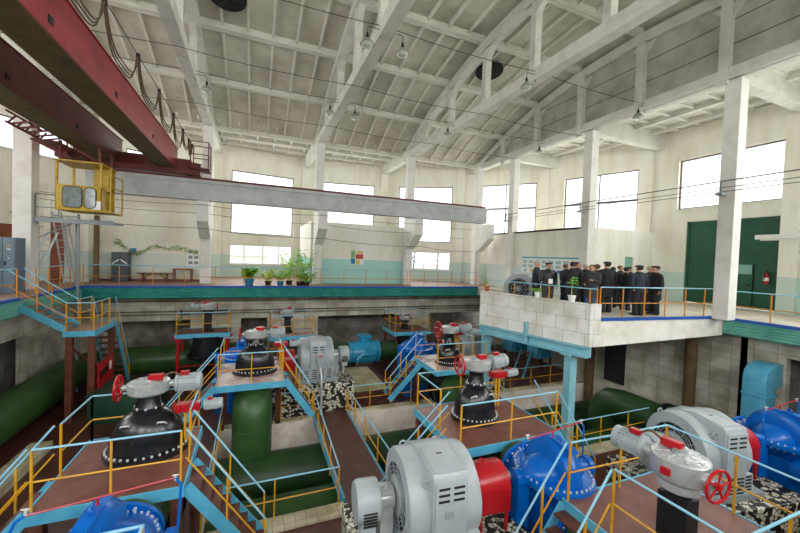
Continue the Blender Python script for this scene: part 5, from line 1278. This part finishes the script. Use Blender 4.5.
for i, (x, y, h, n, lm, lb) in enumerate(((1.15, 20.6, 0.75, 12, 'leaf2', 'low yellow-green plant at the left of the plant cluster on the back gallery'), (1.75, 20.3, 0.9, 16, 'leaf', 'leafy plant second from the left in the gallery plant cluster'),
        (2.25, 20.9, 1.75, 22, 'leaf2', 'tall airy plant at the middle of the gallery plant cluster'), (2.75, 20.3, 1.35, 20, 'leaf2', 'broad yellow-green plant in front of the tall plants by the column'), (3.05, 20.7, 2.0, 22, 'leaf3', 'tallest bright plant beside the gallery column'), (3.1, 20.1, 0.7, 12, 'leaf', 'low plant at the right end of the gallery plant cluster'))):
    plant(lb, x-0.45, y-0.15, 0, h*1.05, n, 0.18, 0.22, ('soil', 'bluepot', 'soil', 'soil', 'soil', 'soil')[i], lm, 0.25, 0.11, 9, 0.75, 20+i)
# big fan motor on the visitor platform
t = thing('fan_motor', 'grey drum-shaped fan motor with dark round grille, left of the visitors', 'motor', (10.6, 12.35, 0))
o = V((10.15, 12.1, 0.82)); ax = V((-0.75, -0.66, 0)).normalized()
b = B(); b.lathe([(0.72, -0.9), (0.8, -0.85), (0.8, -0.05), (0.76, 0.0), (0.55, 0.02), (0.55, -0.05)], o, ax, 40); sdv = ax.cross(V((0, 0, 1)))
b.bar(o-ax*0.8+V((0, 0, -0.62)), o-ax*0.05+V((0, 0, -0.62)), 1.5, 0.4); b.bar(o-ax*0.8+V((0, 0, 0.66)), o-ax*0.1+V((0, 0, 0.66)), 0.8, 0.26); b.out('housing', 'grey', t)
b = B(); b.lathe([(0.55, 0), (0.55, 0.01)], o-ax*0.02, ax, 32); b.out('opening', 'dark', t)
b = B()
for R in (0.25, 0.38, 0.5): b.torus(o+ax*0.02, ax, R, 0.014, 32, 5)
for i in range(10):
    a = 2*PI*i/10; e = sdv*math.cos(a)+V((0, 0, 1))*math.sin(a); b.cyl(o+ax*0.02+e*0.16, o+ax*0.02+e*0.56, 0.012, n=5)
b.lathe([(0.17, 0), (0.15, 0.12), (0.06, 0.2)], o, ax, 20); b.out('grille', 'grey2', t); t.scale = (0.8, 0.8, 0.8); t.location = (10.75, 12.25, -0.06)

# ------------------------------------------------------------------ visitors
def skin_mesh(nodes, edges, levels=1):
    me = bpy.data.meshes.new('skel'); me.from_pydata([n[0] for n in nodes], edges, []); ob = bpy.data.objects.new('skel', me); C.objects.link(ob)
    ob.modifiers.new('s', 'SKIN'); sk = me.skin_vertices[0].data
    for i, n in enumerate(nodes): sk[i].radius = n[1] if isinstance(n[1], tuple) else (n[1], n[1]); sk[i].use_root = (i == 0)
    m2 = ob.modifiers.new('u', 'SUBSURF'); m2.levels = levels; m2.render_levels = levels
    dg = bpy.context.evaluated_depsgraph_get(); dg.update(); r = bpy.data.meshes.new_from_object(ob.evaluated_get(dg))
    bpy.data.objects.remove(ob); bpy.data.meshes.remove(me); return r
ARMS = {  # elbow and hand for the right side (x mirrored); facing -y
 'down': ((0.27, 0.03, 1.1), (0.27, -0.04, 0.84)), 'back': ((0.3, 0.12, 1.13), (0.07, 0.19, 0.95)), 'front': ((0.28, -0.05, 1.12), (0.08, -0.27, 1.03)),
 'hold': ((0.27, -0.03, 1.12), (0.16, -0.33, 1.2)), 'raise': ((0.3, -0.22, 1.32), (0.13, -0.34, 1.6)), 'belly': ((0.28, 0.0, 1.12), (0.05, -0.2, 1.08)), 'hip': ((0.34, 0.08, 1.12), (0.2, 0.06, 0.93))}
def person(label, x, y, face, H=1.75, arms=('down', 'down'), coat='cblack', legs='cblack', hair='hairdk', cap=None, long=False, item=None, look=0.0):
    k = H/1.75
    t = thing('person', label, 'person', (x, y, 0), 'visitors on the gallery platform'); t.rotation_euler = (0, 0, face); WL[t.name] = V((0, 0, 0)); t.scale = (1.14*k, 1.14*k, k)
    J = [((0, 0, 0.95), (0.13, 0.1)), ((0, 0, 1.12), (0.125, 0.09)), ((0, -0.01, 1.3), (0.14, 0.095)), ((0, 0, 1.4), (0.1, 0.07)), ((0, 0, 1.5), (0.055, 0.058)), ((0, -0.015, 1.57), (0.062, 0.075)), ((0, -0.02, 1.66), (0.078, 0.095)), ((0, -0.01, 1.735), (0.05, 0.06))]
    E_ = [(i, i+1) for i in range(7)]
    hands = []
    for s, nm in ((1, arms[0]), (-1, arms[1])):
        e, h = ARMS[nm]; e = V((e[0]*s, e[1], e[2])); h = V((h[0]*s, h[1], h[2])); n = len(J)
        wr = lerp(e, h, 0.88)
        J += [((0.15*s, 0, 1.385), 0.045), ((0.205*s, 0.01, 1.36), 0.045), (tuple(e), 0.042), (tuple(wr), 0.028), (tuple(h), 0.03)]
        E_ += [(3, n), (n, n+1), (n+1, n+2), (n+2, n+3), (n+3, n+4)]; hands.append((wr, h, s))
    for s in (1, -1):
        n = len(J); J += [((0.095*s, 0, 0.88), 0.1), ((0.1*s, -0.01, 0.5), 0.062), ((0.1*s, 0.02, 0.1), 0.042), ((0.1*s, 0.01, 0.045), 0.04), ((0.115*s, -0.15, 0.035), 0.034)]
        E_ += [(0, n), (n, n+1), (n+1, n+2), (n+2, n+3), (n+3, n+4)]
    me = skin_mesh(J, E_, 2)
    b = B(); b.bm.from_mesh(me); bpy.data.meshes.remove(me)
    # nose, ears, fingers
    b.loft([b.ring(V((0, -0.095, 1.655)), V((1, 0, 0)), V((0, 1, 0)), 0.008, 0.012, 6), b.ring(V((0, -0.122, 1.625)), V((1, 0, 0)), V((0, 1, 0)), 0.018, 0.02, 6), b.ring(V((0, -0.1, 1.612)), V((1, 0, 0)), V((0, 1, 0)), 0.014, 0.014, 6)])
    for s in (-1, 1): b.ball((0.082*s, 0.0, 1.64), 0.012, 0.026, 0.034, 8)
    for wr, h, s in hands:
        d = (h-wr).normalized(); sd = d.cross(V((0, 1, 0.2))).normalized()
        for i in range(4):
            p = h+sd*((i-1.5)*0.018)+d*0.02; L = (0.062, 0.074, 0.07, 0.055)[i]; q = p+d*L*0.55; b.tube([p, q, q+(d+V((-s*0.3, -0.3, -0.2))).normalized()*L*0.5], 0.0095, 6, 0.007)
        p = h+sd*0.03-d*0.02; b.tube([p, p+(sd+d*0.6).normalized()*0.035, p+(sd*0.4+d).normalized()*0.065], 0.011, 6, 0.008)
    b.out('body', 'skin', t)
    b = B()
    for s in (-1, 1): b.ball((0.03*s, -0.098, 1.66), 0.011, 0.008, 0.008, 8)
    b.out('eyes', 'eye', t)
    b = B(); b.bar((-0.024, -0.1, 1.585), (0.024, -0.1, 1.585), 0.01, 0.007); b.out('mouth', 'cmar', t)
    # coat
    hem = 0.55 if long else 0.84
    X_, Y_ = V((1, 0, 0)), V((0, 1, 0))
    b = B(); rg = [(hem, 0.22 if long else 0.205, 0.165), (0.95, 0.205, 0.155), (1.12, 0.195, 0.145), (1.3, 0.22, 0.15), (1.4, 0.205, 0.13), (1.455, 0.13, 0.1), (1.5, 0.08, 0.085)]
    b.loft([b.ring(V((0, 0.0, z)), X_, Y_, rx, ry, 22) for z, rx, ry in rg])
    for wr, h, s in hands:
        e = ARMS[arms[0] if s > 0 else arms[1]][0]; e = V((e[0]*s, e[1], e[2]))
        b.tube([(0.13*s, 0, 1.42), (0.205*s, 0.005, 1.4), (0.24*s, 0.01, 1.33), tuple(lerp((0.24*s, 0.01, 1.33), e, 0.6)), tuple(e), tuple(lerp(e, wr, 0.5)), tuple(wr)], 0.086, 12, 0.05)
    ct = b.out('coat', coat, t)
    b = B(); b.loft([b.ring(V((0, 0.0, z)), X_, Y_, rx, ry, 16) for z, rx, ry in ((1.47, 0.1, 0.1), (1.53, 0.085, 0.09))]); b.out('collar', coat, ct)
    b = B()
    for s in (-1, 1):
        b.loft([b.ring(V((x_*s, y_, z)), X_, Y_, r, r*1.05, 14) for x_, y_, z, r in ((0.09, 0, 0.95, 0.125), (0.095, 0, 0.8, 0.115), (0.1, -0.008, 0.5, 0.086), (0.1, 0.015, 0.2, 0.075), (0.1, 0.02, 0.06, 0.08))])
    b.out('trousers', legs, t)
    for s in (-1, 1):
        b = B(); b.loft([b.ring(V((0.1*s, y_, 0.045)), X_, V((0, 0, 1)), rx, rz, 12) for y_, rx, rz in ((0.09, 0.03, 0.03), (0.06, 0.045, 0.045), (-0.05, 0.048, 0.045), (-0.15, 0.05, 0.036), (-0.2, 0.028, 0.02))]); b.out('shoe', 'black', t)
    # hair and cap
    b = B(); n = 16
    rings = [b.ring(V((0, 0.015-0.02*0, z)), X_, Y_, rx, ry, n) for z, rx, ry in ((1.6, 0.07, 0.075), (1.65, 0.088, 0.1), (1.7, 0.09, 0.106), (1.74, 0.076, 0.09), (1.768, 0.03, 0.04))]
    for r_ in rings[:3]:
        for v_ in r_:
            if v_.co.y < -0.02: v_.co.y = -0.02+(v_.co.y+0.02)*0.15; 
    b.loft(rings); b.out('hair', hair, t)
    if cap:
        b = B(); b.lathe([(0.092, 0), (0.095, 0.015), (0.112, 0.03), (0.11, 0.042), (0.07, 0.058), (0.02, 0.062)], (0, -0.008, 1.7), n=20, sy=1.14)
        b.loft([b.ring(V((0, -0.1, 1.703)), X_, Y_, 0.08, 0.05, 12), b.ring(V((0, -0.105, 1.712)), X_, Y_, 0.078, 0.05, 12)]); b.out('cap', cap, t)
    if item:
        p = hands[0][1] if item[0] > 0 else hands[1][1]; b = B()
        if item[1] == 'paper': b.box(p.x-0.07, p.x+0.07, p.y-0.1, p.y-0.09, p.z-0.05, p.z+0.13); b.out('sheet_of_paper', 'paper', t, smooth=False)
        else: b.box(p.x-0.04, p.x+0.04, p.y-0.06, p.y-0.05, p.z, p.z+0.14); b.out('phone', 'black', t, smooth=False)
    return t
F = math.radians
person('man in a navy uniform standing leftmost of the group beside the fan motor', 10.63, 11.3, F(35), 1.77, ('down', 'down'), 'cblue', 'cblue', 'hairgr', long=False)
person('man in a dark leather jacket and black cap leaning by the parapet', 10.35, 10.4, F(-20), 1.74, ('down', 'front'), 'leather', 'cgrey', cap='cblack', item=(-1, 'paper'))
person('brown-haired man in grey-blue jacket facing right and holding a paper', 11.88, 11.0, F(80), 1.7, ('hold', 'hold'), 'cblue', 'cblue', 'hairbr', item=(1, 'paper'))
person('broad man in a long black coat behind the tall bright parapet plant', 10.86, 9.75, F(150), 1.8, ('front', 'front'), 'cblack', 'cblack', long=True)
person('dark-haired man just behind the broad black coat, facing the camera', 12.2, 10.7, F(20), 1.8, ('down', 'down'), 'cblack', 'cblack')
person('person in black raising a phone at the middle of the group', 12.88, 10.9, F(70), 1.74, ('raise', 'raise'), 'cblack', 'cblack', 'hairgr', item=(1, 'phone'))
person('brown-haired man in a grey coat facing left at the parapet corner', 11.42, 9.4, F(-75), 1.72, ('hold', 'front'), 'cgrey', 'jean', 'hairbr', long=True)
person('man in a shiny black jacket with hands clasped behind his back', 12.29, 9.9, F(175), 1.74, ('back', 'back'), 'leather', 'jean', 'hairbr')
person('tall man in a long black coat and black flat cap, middle of the group', 11.95, 9.2, F(165), 1.85, ('front', 'front'), 'cblack', 'cblack', cap='cblack', long=True)
person('person in a maroon jacket right of the tall capped man', 13.6, 10.2, F(120), 1.66, ('front', 'front'), 'cmar', 'cblack')
person('flush-faced man looking over the group behind the maroon jacket', 14.6, 10.6, F(10), 1.72, ('down', 'down'), 'cblack', 'cblack', 'hairbr')
person('man in a black jacket holding white papers low at the right of the group', 13.42, 9.5, F(100), 1.68, ('hold', 'belly'), 'cblack', 'cblue', item=(1, 'paper'))
person('dark-haired person half hidden beside the pale teal door', 15.9, 11.1, F(60), 1.68, ('down', 'down'), 'cgrey', 'cblack')
person('man in black jacket and cap seen from behind with hand on hip', 12.54, 8.42, F(170), 1.76, ('hip', 'down'), 'cblue', 'cblack', cap='cblack')
person('white-haired man between the two capped men on the right', 14.2, 9.1, F(-15), 1.74, ('belly', 'down'), 'cgrey', 'cblack', 'hairgr')
person('man in a long black overcoat and flat cap, rightmost of the visitors', 13.4, 8.4, F(-115), 1.76, ('down', 'down'), 'cblack', 'cblack', cap='cblack', long=True)

# ------------------------------------------------------------------ outside
b = B(); n = 48
for i in range(n):
    a, c = 2*PI*i/n, 2*PI*(i+1)/n
    b.poly([(CX+r*math.cos(q), CY+r*math.sin(q), -0.6) for r, q in ((18.2, a), (120, a), (120, c), (18.2, c))])
struct(b, 'ground', 'ground')
t = thing('shed', 'low outdoor shed with a brown roof seen through the low window', 'shed', (-1, 45, -0.6))
b = B(); b.box(-8, 1.5, 44, 50, -0.6, 1.4); b.out('shed_wall', 'farwall', t, smooth=False)
b = B(); b.prism([(43.6, 1.3), (47, 2.9), (50.4, 1.3)], (10.3, 0, 0), (-8.4, 0, 0), (0, 1, 0), (0, 0, 1)); b.out('shed_roof', 'farroof', t, smooth=False)
def baretree(label, x, y, h, seed):
    r_ = random.Random(seed); b = B(); t = thing('bare_tree', label, 'tree', (x, y, -0.6))
    b.tube([(x, y, -0.6), (x+.1, y, h*.5), (x, y, h)], 0.12, 6, 0.02); b.out('trunk', 'bark', t); b = B()
    for i in range(26):
        z = h*r_.uniform(.2, .95); a = r_.uniform(0, 6.28); L = r_.uniform(.5, 1.5); p = V((x, y, z)); q = p+V((math.cos(a)*L, math.sin(a)*L, L*.7)); b.tube([p, lerp(p, q, .5)+V((0, 0, -.1)), q], 0.03, 5, 0.008)
        for j in range(3): s = lerp(p, q, r_.uniform(.4, .9)); b.tube([s, s+V((r_.uniform(-.5, .5), r_.uniform(-.5, .5), r_.uniform(.1, .6)))], 0.012, 4)
    b.out('branches', 'bark', t)
for i, (x, y, h, lb) in enumerate(((4.5, 40, 3.6, 'bare tree right of the outdoor shed'), (19, 42, 3.2, 'bare tree outside the low right window, left of two'), (23, 43, 3.4, 'bare tree outside the low right window, right of two'))): baretree(lb, x, y, h, i)
